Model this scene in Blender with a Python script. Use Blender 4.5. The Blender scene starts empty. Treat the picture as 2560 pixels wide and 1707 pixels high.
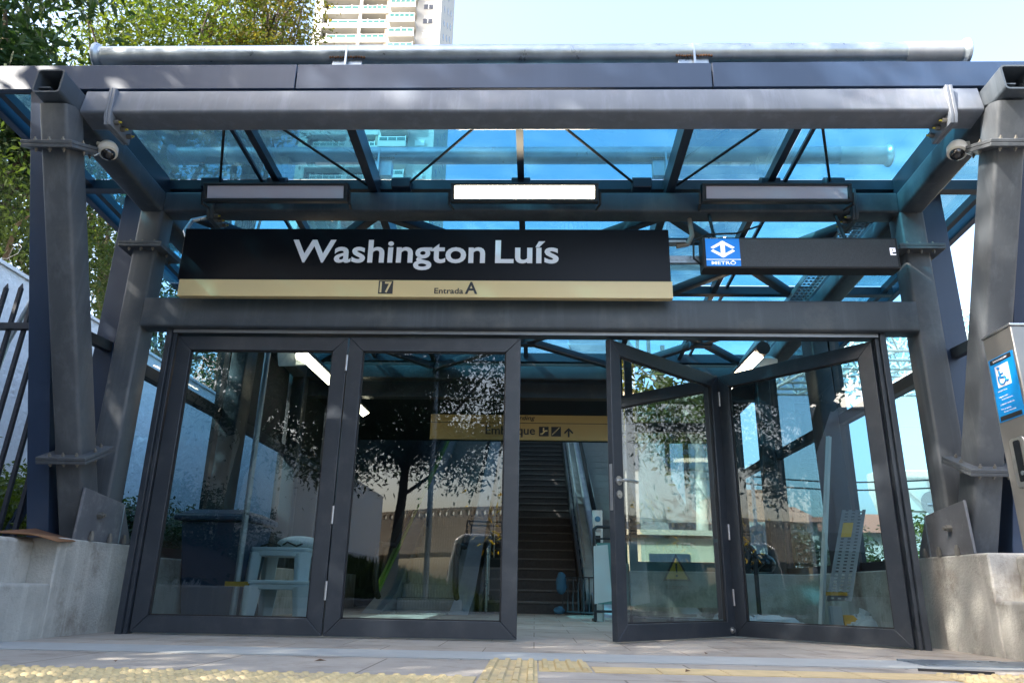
import bpy, bmesh, math, random
from mathutils import Vector, Matrix, Quaternion
R = math.radians
SC = bpy.context.scene
COL = SC.collection
random.seed(7)

# ------------------------------------------------------------------ camera, world, sun, exposure
CAM_H = 0.345
cam_d = bpy.data.cameras.new('camera')
cam = bpy.data.objects.new('camera', cam_d); COL.objects.link(cam); SC.camera = cam
cam_d.sensor_width = 36.0; cam_d.lens = 1857.0/2560*36.0
cam_d.clip_end = 2000.0; cam_d.clip_start = 0.05
def _n(v): return Vector(v).normalized()
_Y = _n((56.0, 620.5, 1857.0)); _U = Vector((102.0, -5553.0, 1857.0)); _U = (_U - _Y*_U.dot(_Y)).normalized()
_X = _Y.cross(_U)
if _X.x < 0: _X = -_X
# world axes expressed in image axes (x right, y down, z forward); the camera looks along -z with y up
_right = Vector((_X.x, _Y.x, _U.x)); _down = Vector((_X.y, _Y.y, _U.y)); _fwd = Vector((_X.z, _Y.z, _U.z))
m = Matrix.Identity(4)
for i in range(3):
    m[i][0] = _right[i]; m[i][1] = -_down[i]; m[i][2] = -_fwd[i]
cam.matrix_world = Matrix.Translation((0, -5.6, CAM_H)) @ m

SUN_TO = Vector((-0.67, -0.42, 0.64)).normalized()          # direction towards the sun: behind the viewer, high on the left
SUN_EL = math.asin(SUN_TO.z)
wd = bpy.data.worlds.new('World'); SC.world = wd; wd.use_nodes = True
nt = wd.node_tree; nt.nodes.clear()
sk = nt.nodes.new('ShaderNodeTexSky'); sk.sky_type = 'NISHITA'; sk.sun_disc = False
sk.sun_elevation = SUN_EL; sk.sun_rotation = math.atan2(SUN_TO.x, SUN_TO.y)
sk.air_density = 1.2; sk.dust_density = 5.0; sk.ozone_density = 1.6
bg = nt.nodes.new('ShaderNodeBackground'); bg.inputs['Strength'].default_value = 0.15
wo = nt.nodes.new('ShaderNodeOutputWorld')
nt.links.new(sk.outputs[0], bg.inputs[0]); nt.links.new(bg.outputs[0], wo.inputs[0])
sl = bpy.data.lights.new('sun', 'SUN'); sl.energy = 3.2; sl.angle = R(0.53); sl.color = (1.0, 0.94, 0.84)
so = bpy.data.objects.new('sun', sl); COL.objects.link(so)
so.rotation_mode = 'QUATERNION'; so.rotation_quaternion = SUN_TO.to_track_quat('Z', 'Y'); so.location = (-40, -25, 40)
SC.view_settings.view_transform = 'Standard'; SC.view_settings.look = 'None'
SC.view_settings.exposure = 2.42; SC.view_settings.gamma = 1.0
SC.render.engine = 'CYCLES'
cy = SC.cycles
cy.max_bounces = 14; cy.transparent_max_bounces = 24; cy.glossy_bounces = 6; cy.diffuse_bounces = 4; cy.transmission_bounces = 8
cy.use_denoising = True; cy.sample_clamp_indirect = 6.0; cy.caustics_reflective = False; cy.caustics_refractive = False

# ------------------------------------------------------------------ materials
MATS = {}
def pbr(name, col, rough=0.6, metal=0.0, var=0.0, vscale=4.0, bump=0.0, bscale=30.0, stain=None, spec=0.5, streak=0.0, coat=0.0, detail=6.0, rvar=0.0):
    """Principled material; var = brightness variation of the thing itself, stain=(colour, amount, scale), streak = vertical run marks."""
    if name in MATS: return MATS[name]
    mt = bpy.data.materials.new(name); mt.use_nodes = True; t = mt.node_tree; N = t.nodes; L = t.links
    b = N['Principled BSDF']; b.inputs['Roughness'].default_value = rough; b.inputs['Metallic'].default_value = metal
    b.inputs['Specular IOR Level'].default_value = spec
    if coat: b.inputs['Coat Weight'].default_value = coat
    tc = N.new('ShaderNodeTexCoord'); src = tc.outputs['Object']
    c = (*col, 1.0)
    out = None
    if var:
        n = N.new('ShaderNodeTexNoise'); n.inputs['Scale'].default_value = vscale; n.inputs['Detail'].default_value = detail; n.inputs['Roughness'].default_value = 0.65
        L.new(src, n.inputs['Vector'])
        r = N.new('ShaderNodeMapRange'); r.inputs['From Min'].default_value = 0.25; r.inputs['From Max'].default_value = 0.75
        r.inputs['To Min'].default_value = 1-var; r.inputs['To Max'].default_value = 1+var
        L.new(n.outputs['Fac'], r.inputs['Value'])
        mx = N.new('ShaderNodeMix'); mx.data_type = 'RGBA'; mx.blend_type = 'MULTIPLY'; mx.inputs['Factor'].default_value = 1
        mx.inputs['A'].default_value = c; L.new(r.outputs[0], mx.inputs['B']); out = mx.outputs['Result']
        if rvar:
            rr = N.new('ShaderNodeMapRange'); rr.inputs['From Min'].default_value = 0.3; rr.inputs['From Max'].default_value = 0.7
            rr.inputs['To Min'].default_value = max(0.02, rough-rvar); rr.inputs['To Max'].default_value = min(1, rough+rvar)
            L.new(n.outputs['Fac'], rr.inputs['Value']); L.new(rr.outputs[0], b.inputs['Roughness'])
    def stainmix(out, colr, amt, scale, sz=(1, 1, 1), lo=0.52, hi=0.68):
        mp = N.new('ShaderNodeMapping'); mp.inputs['Scale'].default_value = sz; L.new(src, mp.inputs['Vector'])
        n = N.new('ShaderNodeTexNoise'); n.inputs['Scale'].default_value = scale; n.inputs['Detail'].default_value = 8; n.inputs['Roughness'].default_value = 0.7
        L.new(mp.outputs[0], n.inputs['Vector'])
        r = N.new('ShaderNodeMapRange'); r.inputs['From Min'].default_value = lo; r.inputs['From Max'].default_value = hi; r.inputs['To Max'].default_value = amt
        L.new(n.outputs['Fac'], r.inputs['Value'])
        mx = N.new('ShaderNodeMix'); mx.data_type = 'RGBA'
        if out is None: mx.inputs['A'].default_value = c
        else: L.new(out, mx.inputs['A'])
        mx.inputs['B'].default_value = (*colr, 1); L.new(r.outputs[0], mx.inputs['Factor'])
        return mx.outputs['Result']
    if stain: out = stainmix(out, *stain)
    if streak: out = stainmix(out, tuple(min(1, k*2.1+0.02) for k in col), streak, 9.0, (1, 1, 0.06), 0.5, 0.75)
    if out is None: b.inputs['Base Color'].default_value = c
    else: L.new(out, b.inputs['Base Color'])
    if bump:
        n = N.new('ShaderNodeTexNoise'); n.inputs['Scale'].default_value = bscale; n.inputs['Detail'].default_value = 8; n.inputs['Roughness'].default_value = 0.7
        L.new(src, n.inputs['Vector'])
        bp = N.new('ShaderNodeBump'); bp.inputs['Strength'].default_value = bump; bp.inputs['Distance'].default_value = 0.05 if name == 'white_rough_stucco' else 0.02
        L.new(n.outputs['Fac'], bp.inputs['Height']); L.new(bp.outputs[0], b.inputs['Normal'])
    MATS[name] = mt
    return mt

def glassy(name, tint, refl=0.06, rough=0.0, drops=False, wavy=0.0):
    """Thin pane: coloured see-through plus a mirror layer that grows at grazing angles."""
    if name in MATS: return MATS[name]
    mt = bpy.data.materials.new(name); mt.use_nodes = True; t = mt.node_tree; N = t.nodes; L = t.links
    N.remove(N['Principled BSDF']); out = N['Material Output']
    tr = N.new('ShaderNodeBsdfTransparent'); tr.inputs['Color'].default_value = (*tint, 1)
    gl = N.new('ShaderNodeBsdfGlossy'); gl.inputs['Roughness'].default_value = rough; gl.inputs['Color'].default_value = (0.93, 0.95, 0.97, 1)
    lw = N.new('ShaderNodeLayerWeight'); lw.inputs['Blend'].default_value = 0.25
    mr = N.new('ShaderNodeMapRange'); mr.inputs['To Min'].default_value = refl; mr.inputs['To Max'].default_value = min(1, refl+0.6)
    L.new(lw.outputs['Fresnel'], mr.inputs['Value'])
    mx = N.new('ShaderNodeMixShader'); L.new(mr.outputs[0], mx.inputs[0]); L.new(tr.outputs[0], mx.inputs[1]); L.new(gl.outputs[0], mx.inputs[2])
    last = mx.outputs[0]
    tc = N.new('ShaderNodeTexCoord')
    if wavy:
        n = N.new('ShaderNodeTexNoise'); n.inputs['Scale'].default_value = 1.3; n.inputs['Detail'].default_value = 1
        L.new(tc.outputs['Object'], n.inputs['Vector'])
        bp = N.new('ShaderNodeBump'); bp.inputs['Strength'].default_value = wavy; bp.inputs['Distance'].default_value = 0.05
        L.new(n.outputs['Fac'], bp.inputs['Height']); L.new(bp.outputs[0], gl.inputs['Normal'])
    if drops:                                             # rain drops lying on the pane
        v = N.new('ShaderNodeTexVoronoi'); v.inputs['Scale'].default_value = 26.0
        L.new(tc.outputs['Object'], v.inputs['Vector'])
        n2 = N.new('ShaderNodeTexNoise'); n2.inputs['Scale'].default_value = 1.6; n2.inputs['Detail'].default_value = 3; L.new(tc.outputs['Object'], n2.inputs['Vector'])
        sz = N.new('ShaderNodeMapRange'); sz.inputs['From Min'].default_value = 0.5; sz.inputs['From Max'].default_value = 0.75; sz.inputs['To Max'].default_value = 0.26
        L.new(n2.outputs['Fac'], sz.inputs['Value'])
        sepc = N.new('ShaderNodeSeparateColor'); L.new(v.outputs['Color'], sepc.inputs[0])
        ml = N.new('ShaderNodeMath'); ml.operation = 'MULTIPLY'; L.new(sz.outputs[0], ml.inputs[0]); L.new(sepc.outputs[0], ml.inputs[1])
        lt = N.new('ShaderNodeMath'); lt.operation = 'LESS_THAN'; L.new(v.outputs['Distance'], lt.inputs[0]); L.new(ml.outputs[0], lt.inputs[1])
        tr2 = N.new('ShaderNodeBsdfTransparent'); tr2.inputs['Color'].default_value = (tint[0]*0.5+.01, tint[1]*0.6, tint[2]*0.62, 1)
        mx2 = N.new('ShaderNodeMixShader'); L.new(lt.outputs[0], mx2.inputs[0]); L.new(last, mx2.inputs[1]); L.new(tr2.outputs[0], mx2.inputs[2])
        # dust film on the wet glass
        n3 = N.new('ShaderNodeTexNoise'); n3.inputs['Scale'].default_value = 2.2; n3.inputs['Detail'].default_value = 7; L.new(tc.outputs['Object'], n3.inputs['Vector'])
        ds = N.new('ShaderNodeMapRange'); ds.inputs['From Min'].default_value = 0.45; ds.inputs['From Max'].default_value = 0.8; ds.inputs['To Min'].default_value = 0.12; ds.inputs['To Max'].default_value = 0.22
        L.new(n3.outputs['Fac'], ds.inputs['Value'])
        tl = N.new('ShaderNodeBsdfTranslucent'); tl.inputs['Color'].default_value = (0.16, 0.38, 0.48, 1)
        mx3 = N.new('ShaderNodeMixShader'); L.new(ds.outputs[0], mx3.inputs[0]); L.new(mx2.outputs[0], mx3.inputs[1]); L.new(tl.outputs[0], mx3.inputs[2])
        last = mx3.outputs[0]
    L.new(last, out.inputs['Surface'])
    MATS[name] = mt
    return mt

def leafmat(name, c1, c2, trans=0.45, rough=0.5):
    if name in MATS: return MATS[name]
    mt = bpy.data.materials.new(name); mt.use_nodes = True; t = mt.node_tree; N = t.nodes; L = t.links
    b = N['Principled BSDF']; b.inputs['Roughness'].default_value = rough; b.inputs['Specular IOR Level'].default_value = 0.35
    g = N.new('ShaderNodeNewGeometry'); cr = N.new('ShaderNodeMix'); cr.data_type = 'RGBA'
    cr.inputs['A'].default_value = (*c1, 1); cr.inputs['B'].default_value = (*c2, 1); L.new(g.outputs['Random Per Island'], cr.inputs['Factor'])
    L.new(cr.outputs['Result'], b.inputs['Base Color'])
    tl = N.new('ShaderNodeBsdfTranslucent')
    tc = N.new('ShaderNodeMix'); tc.data_type = 'RGBA'; tc.blend_type = 'MULTIPLY'; tc.inputs['Factor'].default_value = 1
    L.new(cr.outputs['Result'], tc.inputs['A']); tc.inputs['B'].default_value = (2.2, 1.9, 0.7, 1); L.new(tc.outputs['Result'], tl.inputs['Color'])
    mx = N.new('ShaderNodeMixShader'); mx.inputs[0].default_value = trans
    L.new(b.outputs[0], mx.inputs[1]); L.new(tl.outputs[0], mx.inputs[2]); L.new(mx.outputs[0], N['Material Output'].inputs['Surface'])
    MATS[name] = mt
    return mt

def emit(name, col, strength):
    if name in MATS: return MATS[name]
    mt = bpy.data.materials.new(name); mt.use_nodes = True
    b = mt.node_tree.nodes['Principled BSDF']; b.inputs['Base Color'].default_value = (*[min(1, c) for c in col], 1); b.inputs['Roughness'].default_value = 0.4
    b.inputs['Emission Color'].default_value = (*col, 1); b.inputs['Emission Strength'].default_value = strength
    MATS[name] = mt
    return mt

def paving(name, col, sx, sy, joint=0.006, var=0.16):
    mt = pbr(name, col, 0.85, var=var, vscale=3.0, bump=0.35, bscale=120, stain=((col[0]*.5, col[1]*.45, col[2]*.42), 0.8, 2.2))
    t = mt.node_tree; N = t.nodes; L = t.links; b = N['Principled BSDF']
    prev = b.inputs['Base Color'].links[0].from_socket
    g = N.new('ShaderNodeNewGeometry')
    br = N.new('ShaderNodeTexBrick'); br.offset = 0.5; br.inputs['Scale'].default_value = 1.0
    br.inputs['Brick Width'].default_value = sx; br.inputs['Row Height'].default_value = sy; br.inputs['Mortar Size'].default_value = joint; br.inputs['Mortar Smooth'].default_value = 0.3
    br.inputs['Color1'].default_value = (1, 1, 1, 1); br.inputs['Color2'].default_value = (0.82, 0.82, 0.82, 1); br.inputs['Mortar'].default_value = (0.42, 0.4, 0.38, 1)
    L.new(g.outputs['Position'], br.inputs['Vector'])
    mx = N.new('ShaderNodeMix'); mx.data_type = 'RGBA'; mx.blend_type = 'MULTIPLY'; mx.inputs['Factor'].default_value = 1
    L.new(prev, mx.inputs['A']); L.new(br.outputs['Color'], mx.inputs['B']); L.new(mx.outputs['Result'], b.inputs['Base Color'])
    return mt

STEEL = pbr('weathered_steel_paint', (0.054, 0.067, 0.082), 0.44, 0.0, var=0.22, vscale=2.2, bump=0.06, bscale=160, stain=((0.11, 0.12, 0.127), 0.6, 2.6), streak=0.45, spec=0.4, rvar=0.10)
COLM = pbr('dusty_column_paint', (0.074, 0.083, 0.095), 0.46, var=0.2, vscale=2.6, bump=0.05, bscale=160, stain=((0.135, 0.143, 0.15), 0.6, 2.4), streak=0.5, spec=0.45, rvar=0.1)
SKYLIT = pbr('skylit_front_beam_paint', (0.14, 0.16, 0.195), 0.40, var=0.14, vscale=2.0, stain=((0.22, 0.22, 0.24), 0.5, 1.6), streak=0.35, spec=0.45)  # stained steel paint, base lightened to carry sky light on the front face
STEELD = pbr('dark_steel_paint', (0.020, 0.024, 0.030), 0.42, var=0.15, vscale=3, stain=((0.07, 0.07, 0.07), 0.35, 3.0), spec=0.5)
SLATE = pbr('slate_cladding', (0.026, 0.047, 0.094), 0.36, var=0.07, vscale=1.4, stain=((0.06, 0.07, 0.1), 0.3, 1.5), streak=0.12, spec=0.5)
ANOD = pbr('anodised_frame', (0.027, 0.034, 0.045), 0.34, var=0.14, vscale=5, stain=((0.07, 0.07, 0.072), 0.4, 5.0), spec=0.55, streak=0.12)
BLACK = pbr('black_rubber', (0.012, 0.012, 0.014), 0.6)
GALV = pbr('galvanised_steel', (0.33, 0.38, 0.43), 0.36, 0.7, var=0.25, vscale=6, stain=((0.5, 0.54, 0.58), 0.6, 4.0), bump=0.04, bscale=60, rvar=0.12)
RUST = pbr('rusty_weld', (0.12, 0.06, 0.03), 0.9, var=0.4, vscale=30)
INOX = pbr('brushed_stainless', (0.55, 0.55, 0.54), 0.3, 0.9, var=0.05, vscale=9, rvar=0.06)
CONC = pbr('cast_concrete', (0.46, 0.445, 0.41), 0.9, var=0.28, vscale=2.5, bump=0.6, bscale=45, stain=((0.20, 0.17, 0.14), 0.85, 2.2), streak=0.3)
STUCCO = pbr('white_rough_stucco', (0.90, 0.90, 0.90), 0.95, var=0.10, vscale=3, bump=1.0, bscale=7, stain=((0.6, 0.6, 0.6), 0.4, 3.0))
SOIL = pbr('brown_soil', (0.075, 0.045, 0.03), 1.0, var=0.35, vscale=6, bump=0.8, bscale=25)
BLUEGLASS = glassy('blue_roof_glass', (0.075, 0.33, 0.48), 0.03, drops=True)
HALLGLASS = glassy('added_hall_roof_glass', (0.055, 0.095, 0.115), 0.04)  # for the unseen roof added over the stairs; tint dims its daylight
SIDEGLASS = glassy('pale_blue_side_glass', (0.46, 0.72, 0.84), 0.05)
DOORGLASS = glassy('solar_door_glass', (0.50, 0.60, 0.62), 0.075, wavy=0.02)
YELLOW = pbr('metro_yellow', (0.66, 0.51, 0.26), 0.28, var=0.03, vscale=2)
SIGNBLACK = pbr('sign_black', (0.003, 0.004, 0.007), 0.30, spec=0.18)
LETTER = pbr('letter_white', (0.80, 0.79, 0.84), 0.5)
INK = pbr('sign_ink', (0.018, 0.018, 0.022), 0.5)
WHITEP = pbr('white_plastic', (0.62, 0.70, 0.74), 0.45, var=0.05, vscale=8)
CAMW = pbr('camera_white', (0.66, 0.63, 0.56), 0.4)
LENS = pbr('camera_dome_dark', (0.01, 0.01, 0.012), 0.08, spec=0.7)
BARK = pbr('tree_bark', (0.11, 0.085, 0.065), 0.95, var=0.35, vscale=7, bump=0.8, bscale=30)
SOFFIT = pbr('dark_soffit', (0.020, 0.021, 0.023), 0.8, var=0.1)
DIFF_OFF = pbr('unlit_diffuser', (0.62, 0.57, 0.66), 0.5)

# ------------------------------------------------------------------ mesh helpers
class MB:
    def __init__(s): s.v = []; s.f = []
    def add(s, vs, fs):
        b = len(s.v); s.v += [tuple(v) for v in vs]; s.f += [tuple(i+b for i in f) for f in fs]; return s
    def box(s, x0, x1, y0, y1, z0, z1):
        vs = [(x, y, z) for z in (z0, z1) for y in (y0, y1) for x in (x0, x1)]
        return s.add(vs, [(0, 2, 3, 1), (4, 5, 7, 6), (0, 1, 5, 4), (2, 6, 7, 3), (0, 4, 6, 2), (1, 3, 7, 5)])
    def prof(s, p0, p1, poly, up=(0, 0, 1), cap=True, poly1=None, inner=None):
        """Extrude a closed 2-D outline (side, up) from p0 to p1."""
        p0 = Vector(p0); p1 = Vector(p1); d = (p1-p0).normalized(); up = Vector(up)
        if abs(d.dot(up)) > 0.999: up = Vector((0, 1, 0))
        sd = d.cross(up).normalized(); u = sd.cross(d).normalized(); n = len(poly); poly1 = poly1 or poly
        vs = [p0+sd*a+u*b for a, b in poly]+[p1+sd*a+u*b for a, b in poly1]
        fs = [(i, (i+1) % n, n+(i+1) % n, n+i) for i in range(n)]
        if cap: fs += [tuple(range(n-1, -1, -1)), tuple(range(n, 2*n))]
        return s.add(vs, fs)
    def bar(s, p0, p1, w, h, up=(0, 0, 1), r=0.0, cap=True, w1=None, h1=None):
        return s.prof(p0, p1, rrect(w, h, r), up, cap, rrect(w1, h1 or h, r) if w1 else None)
    def cyl(s, p0, p1, r, r1=None, n=14, cap=True):
        c = [(math.cos(2*math.pi*i/n), math.sin(2*math.pi*i/n)) for i in range(n)]
        return s.prof(p0, p1, [(a*r, b*r) for a, b in c], cap=cap, poly1=[(a*(r1 if r1 is not None else r), b*(r1 if r1 is not None else r)) for a, b in c])
    def path(s, pts, r, n=8):
        for a, b in zip(pts, pts[1:]): s.cyl(a, b, r, n=n)
        for p in pts[1:-1]: s.ball(p, r*1.0, n, max(4, n//2))
        return s
    def taper(s, pts, rad, n=8):
        """One continuous tapering tube through points."""
        P = [Vector(p) for p in pts]; b = len(s.v); u = None
        for i, p in enumerate(P):
            d = (P[min(i+1, len(P)-1)]-P[max(i-1, 0)]).normalized()
            if u is None: u = d.orthogonal().normalized()
            u = (u-d*u.dot(d)).normalized(); w = d.cross(u)
            for k in range(n):
                a = 2*math.pi*k/n; s.v.append(tuple(p+(u*math.cos(a)+w*math.sin(a))*rad[i]))
        for i in range(len(P)-1):
            for k in range(n):
                s.f.append((b+i*n+k, b+i*n+(k+1) % n, b+(i+1)*n+(k+1) % n, b+(i+1)*n+k))
        s.f.append(tuple(b+k for k in range(n-1, -1, -1))); s.f.append(tuple(b+(len(P)-1)*n+k for k in range(n)))
        return s
    def ball(s, c, r, n=12, m=8, sc=(1, 1, 1), z0=-1.0, z1=1.0):
        c = Vector(c); vs = []; a0 = math.asin(max(-1, z0)); a1 = math.asin(min(1, z1))
        for j in range(m+1):
            a = a0+(a1-a0)*j/m
            for i in range(n):
                t = 2*math.pi*i/n; vs.append((c.x+r*sc[0]*math.cos(a)*math.cos(t), c.y+r*sc[1]*math.cos(a)*math.sin(t), c.z+r*sc[2]*math.sin(a)))
        fs = [(j*n+i, j*n+(i+1) % n, (j+1)*n+(i+1) % n, (j+1)*n+i) for j in range(m) for i in range(n)]
        fs += [tuple(range(n-1, -1, -1)), tuple(m*n+i for i in range(n))]
        return s.add(vs, fs)
    def poly(s, pts, th):
        """Flat outline given as 3-D points, thickened along th."""
        n = len(pts); th = Vector(th); P = [Vector(p) for p in pts]
        vs = P+[p+th for p in P]
        return s.add(vs, [tuple(range(n-1, -1, -1)), tuple(range(n, 2*n))]+[(i, (i+1) % n, n+(i+1) % n, n+i) for i in range(n)])
    def quad(s, a, b, c, d): return s.add([a, b, c, d], [(0, 1, 2, 3)])

def rrect(w, h, r):
    a, b = w/2, h/2
    if r <= 0: return [(-a, -b), (a, -b), (a, b), (-a, b)]
    out = []
    for cx, cy_, t0 in ((a-r, -b+r, -90), (a-r, b-r, 0), (-a+r, b-r, 90), (-a+r, -b+r, 180)):
        for k in range(4):
            t = R(t0+30*k); out.append((cx+r*math.cos(t), cy_+r*math.sin(t)))
    return out

def obj(name, mb, mat, parent=None, smooth=True, bevel=0.0, label=None, ang=35):
    me = bpy.data.meshes.new(name); me.from_pydata(mb.v, [], mb.f)
    bm = bmesh.new(); bm.from_mesh(me)
    if len(bm.faces) < 30000: bmesh.ops.recalc_face_normals(bm, faces=bm.faces)
    bm.to_mesh(me); bm.free()
    me.materials.append(mat)
    if smooth:
        for p in me.polygons: p.use_smooth = True
        me.set_sharp_from_angle(angle=R(ang))
    o = bpy.data.objects.new(name, me); COL.objects.link(o)
    if bevel:
        b = o.modifiers.new('bevel', 'BEVEL'); b.width = bevel; b.segments = 2; b.limit_method = 'ANGLE'; b.angle_limit = R(40); b.harden_normals = False
    if parent is not None:
        o.parent = parent
        if parent.type == 'EMPTY': o.matrix_parent_inverse = Matrix.Translation(-parent.location)
    if label: o['label'] = label
    return o

def thing(name, label, cat, loc=(0, 0, 0), group=None):
    o = bpy.data.objects.new(name, None); COL.objects.link(o); o.location = loc; o.empty_display_size = 0.1
    o['label'] = label; o['category'] = cat
    if group: o['group'] = group
    return o
def tag(o, label, cat, group=None):
    o['label'] = label; o['category'] = cat
    if group: o['group'] = group
    return o
def struct(name, mb, mat, smooth=False, kind='structure'):
    o = obj(name, mb, mat, None, smooth); o['kind'] = kind; return o
def dup(root, off, label=None, group=None):
    """Copy a thing with its parts and sub-parts, moved by off."""
    r = root.copy(); COL.objects.link(r); r.location = Vector(root.location)+Vector(off)
    if label: r['label'] = label
    if group: r['group'] = group
    for ch in list(root.children):
        c = ch.copy(); COL.objects.link(c); c.parent = r; c.matrix_parent_inverse = ch.matrix_parent_inverse.copy()
        for g in list(ch.children):
            d = g.copy(); COL.objects.link(d); d.parent = c; d.matrix_parent_inverse = g.matrix_parent_inverse.copy()
    return r

def lettering(body, origin, right=(1, 0, 0), up=(0, 0, 1), width=None, cap=None, weight=0.0, shear=0.0, depth=0.004, align='LEFT', mb=None, spacing=1.0):
    """Text as a mesh: cap = capital height, width = total width; origin = left (or centre/right) end of the base line."""
    cu = bpy.data.curves.new('text', 'FONT'); cu.body = body; cu.size = 1.0; cu.offset = weight; cu.shear = shear; cu.space_character = spacing; cu.resolution_u = 4
    to = bpy.data.objects.new('text', cu); COL.objects.link(to)
    dg = bpy.context.evaluated_depsgraph_get(); ev = to.evaluated_get(dg); me = ev.to_mesh()
    vs = [v.co.copy() for v in me.vertices]; fs = [tuple(p.vertices) for p in me.polygons]
    ed = {}
    for p in me.polygons:
        q = list(p.vertices)
        for a, b in zip(q, q[1:]+q[:1]): ed[(a, b)] = ed.get((a, b), 0)+1
    ev.to_mesh_clear(); bpy.data.objects.remove(to); bpy.data.curves.remove(cu)
    x0 = min(v.x for v in vs); x1 = max(v.x for v in vs)
    sy = (cap/0.70) if cap else None; sx = (width/(x1-x0)) if width else sy
    sy = sy or sx
    rt = Vector(right).normalized(); u = Vector(up).normalized(); nrm = rt.cross(u); O = Vector(origin)
    sh = {'LEFT': 0, 'CENTER': (x1-x0)*sx/2, 'RIGHT': (x1-x0)*sx}[align]
    n = len(vs); mb = mb or MB()
    P = [O+rt*((v.x-x0)*sx-sh)+u*(v.y*sy) for v in vs]
    V2 = [p+nrm*depth for p in P]
    F = [tuple(i+n for i in f) for f in fs]+[tuple(reversed(f)) for f in fs]
    F += [(a, b, b+n, a+n) for (a, b) in ed if (b, a) not in ed]
    mb.add(P+V2, F)
    return mb

# ------------------------------------------------------------------ ground
PAVE = paving('concrete_paving', (0.42, 0.375, 0.325), 0.75, 0.75)
FLOORM = paving('lobby_floor_tiles', (0.42, 0.365, 0.31), 0.6, 0.6, 0.004)
GRANITE = pbr('pale_granite', (0.36, 0.37, 0.365), 0.7, var=0.12, vscale=8, stain=((0.3, 0.28, 0.26), 0.5, 4))
ASPH = pbr('asphalt', (0.055, 0.055, 0.055), 0.9, var=0.2, vscale=8, bump=0.4, bscale=90)
GRASS = pbr('mown_grass', (0.045, 0.085, 0.02), 1.0, var=0.45, vscale=3, bump=1.0, bscale=40)
TACT = pbr('worn_yellow_tactile', (0.54, 0.42, 0.22), 0.8, var=0.2, vscale=7, stain=((0.36, 0.29, 0.2), 0.8, 3.0))

g = MB()
g.box(-400, 400, -300, 600, -1.2, -0.42)
struct('ground', g, pbr('dry_ground', (0.2, 0.18, 0.13), 1.0, var=0.3, vscale=0.3))
g = MB(); g.box(-60, 60, -17, -7.3, -0.6, -0.36); struct('road', g, ASPH)
g = MB(); g.box(5.5, 14, -7.3, 60, -0.6, -0.35); struct('side_road', g, ASPH)
g = MB(); g.box(-6.2, 5.3, -7.2, -1.46, -0.5, 0.0); struct('pavement', g, PAVE)
g = MB(); g.box(-6.2, 5.3, -1.45, -0.99, -0.5, 0.004); struct('kerb', g, GRANITE)
g = MB(); g.box(-3.3, 3.2, -0.98, 26, -0.5, 0.0); struct('floor', g, FLOORM)
# tactile paving: domes on the left and right, bars in the middle
def dome_field(x0, x1, y0, y1, p=0.0625):
    b = MB(); b.box(x0, x1, y0, y1, -0.02, 0.005)
    nx = int((x1-x0)/p); ny = int((y1-y0)/p)
    for i in range(nx):
        for j in range(ny):
            b.cyl((x0+(i+.5)*p, y0+(j+.5)*p, 0.005), (x0+(i+.5)*p, y0+(j+.5)*p, 0.0145), 0.022, 0.012, n=8)
    return b
struct('tactile_warning_paving', dome_field(-3.4, -0.235, -2.98, -2.28), TACT, True)
struct('tactile_warning_paving', dome_field(1.85, 2.6, -2.45, -1.75), TACT, True)
b = MB()
for (x0, y0, y1) in ((-0.222, -1.975, -1.49), (0.024, -1.975, -1.49), (-0.222, -2.47, -1.985), (-0.222, -2.97, -2.48)):
    b.box(x0, x0+0.238, y0, y1, -0.02, 0.005)
    for k in range(4):
        xx = x0+0.03+k*0.0595
        b.prof((xx, y0+.015, 0.005), (xx, y1-.015, 0.005), [(-.017, -.002), (.017, -.002), (.010, .011), (-.010, .011)])
struct('tactile_guide_paving', b, TACT)
b = MB()
for k in range(6): b.box(0.275+k*0.302, 0.57+k*0.302, -1.99, -1.74, -0.02, 0.004)
struct('tactile_guide_paving', b, pbr('sanded_yellow_strip', (0.56, 0.42, 0.22), 0.8, var=0.2, vscale=8))
# loose stick and drain grate on the pavement
gr = MB(); gr.box(2.05, 2.62, -1.33, -1.30, -0.01, 0.012); gr.box(2.05, 2.62, -0.985+(-0.02), -0.985, -0.01, 0.012)
for k in range(12): gr.box(2.05, 2.75, -1.295+k*0.025, -1.283+k*0.025, -0.01, 0.011)
tag(obj('drain_grate', gr, GALV), 'slotted steel drain grate set in the paving beside the right plinth', 'drain grate')
st = MB(); st.bar((1.86, -1.63, 0.012), (2.16, -1.74, 0.012), 0.018, 0.012)
tag(obj('rubber_strip', st, BLACK), 'short black rubber strip lying on the paving at lower right', 'strip')
# litter
for k, (x, y, s, a, lab) in enumerate(((-1.02, -1.78, .03, .4, 'small brown dead leaf on the paving left of the tactile tiles'), (1.02, -.82, .035, 1.2, 'dead leaf on the threshold paving in front of the right doors'), (-1.9, -2.0, .03, 2.2, 'dead leaf on the paving near the left tactile strip'), (0.7, -1.9, .025, .9, 'dead leaf on the paving by the narrow yellow strip'))):
    l = MB(); c, d = math.cos(a), math.sin(a)
    l.add([(x-s*c, y-s*d, .006), (x-s*.4*d, y+s*.4*c, .016), (x+s*c, y+s*d, .008), (x+s*.4*d, y-s*.4*c, .012)], [(0, 1, 2, 3)])
    tag(obj('dead_leaf', l, pbr('dead_leaf', (0.12, 0.06, 0.03), 0.9)), lab, 'leaf')

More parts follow.
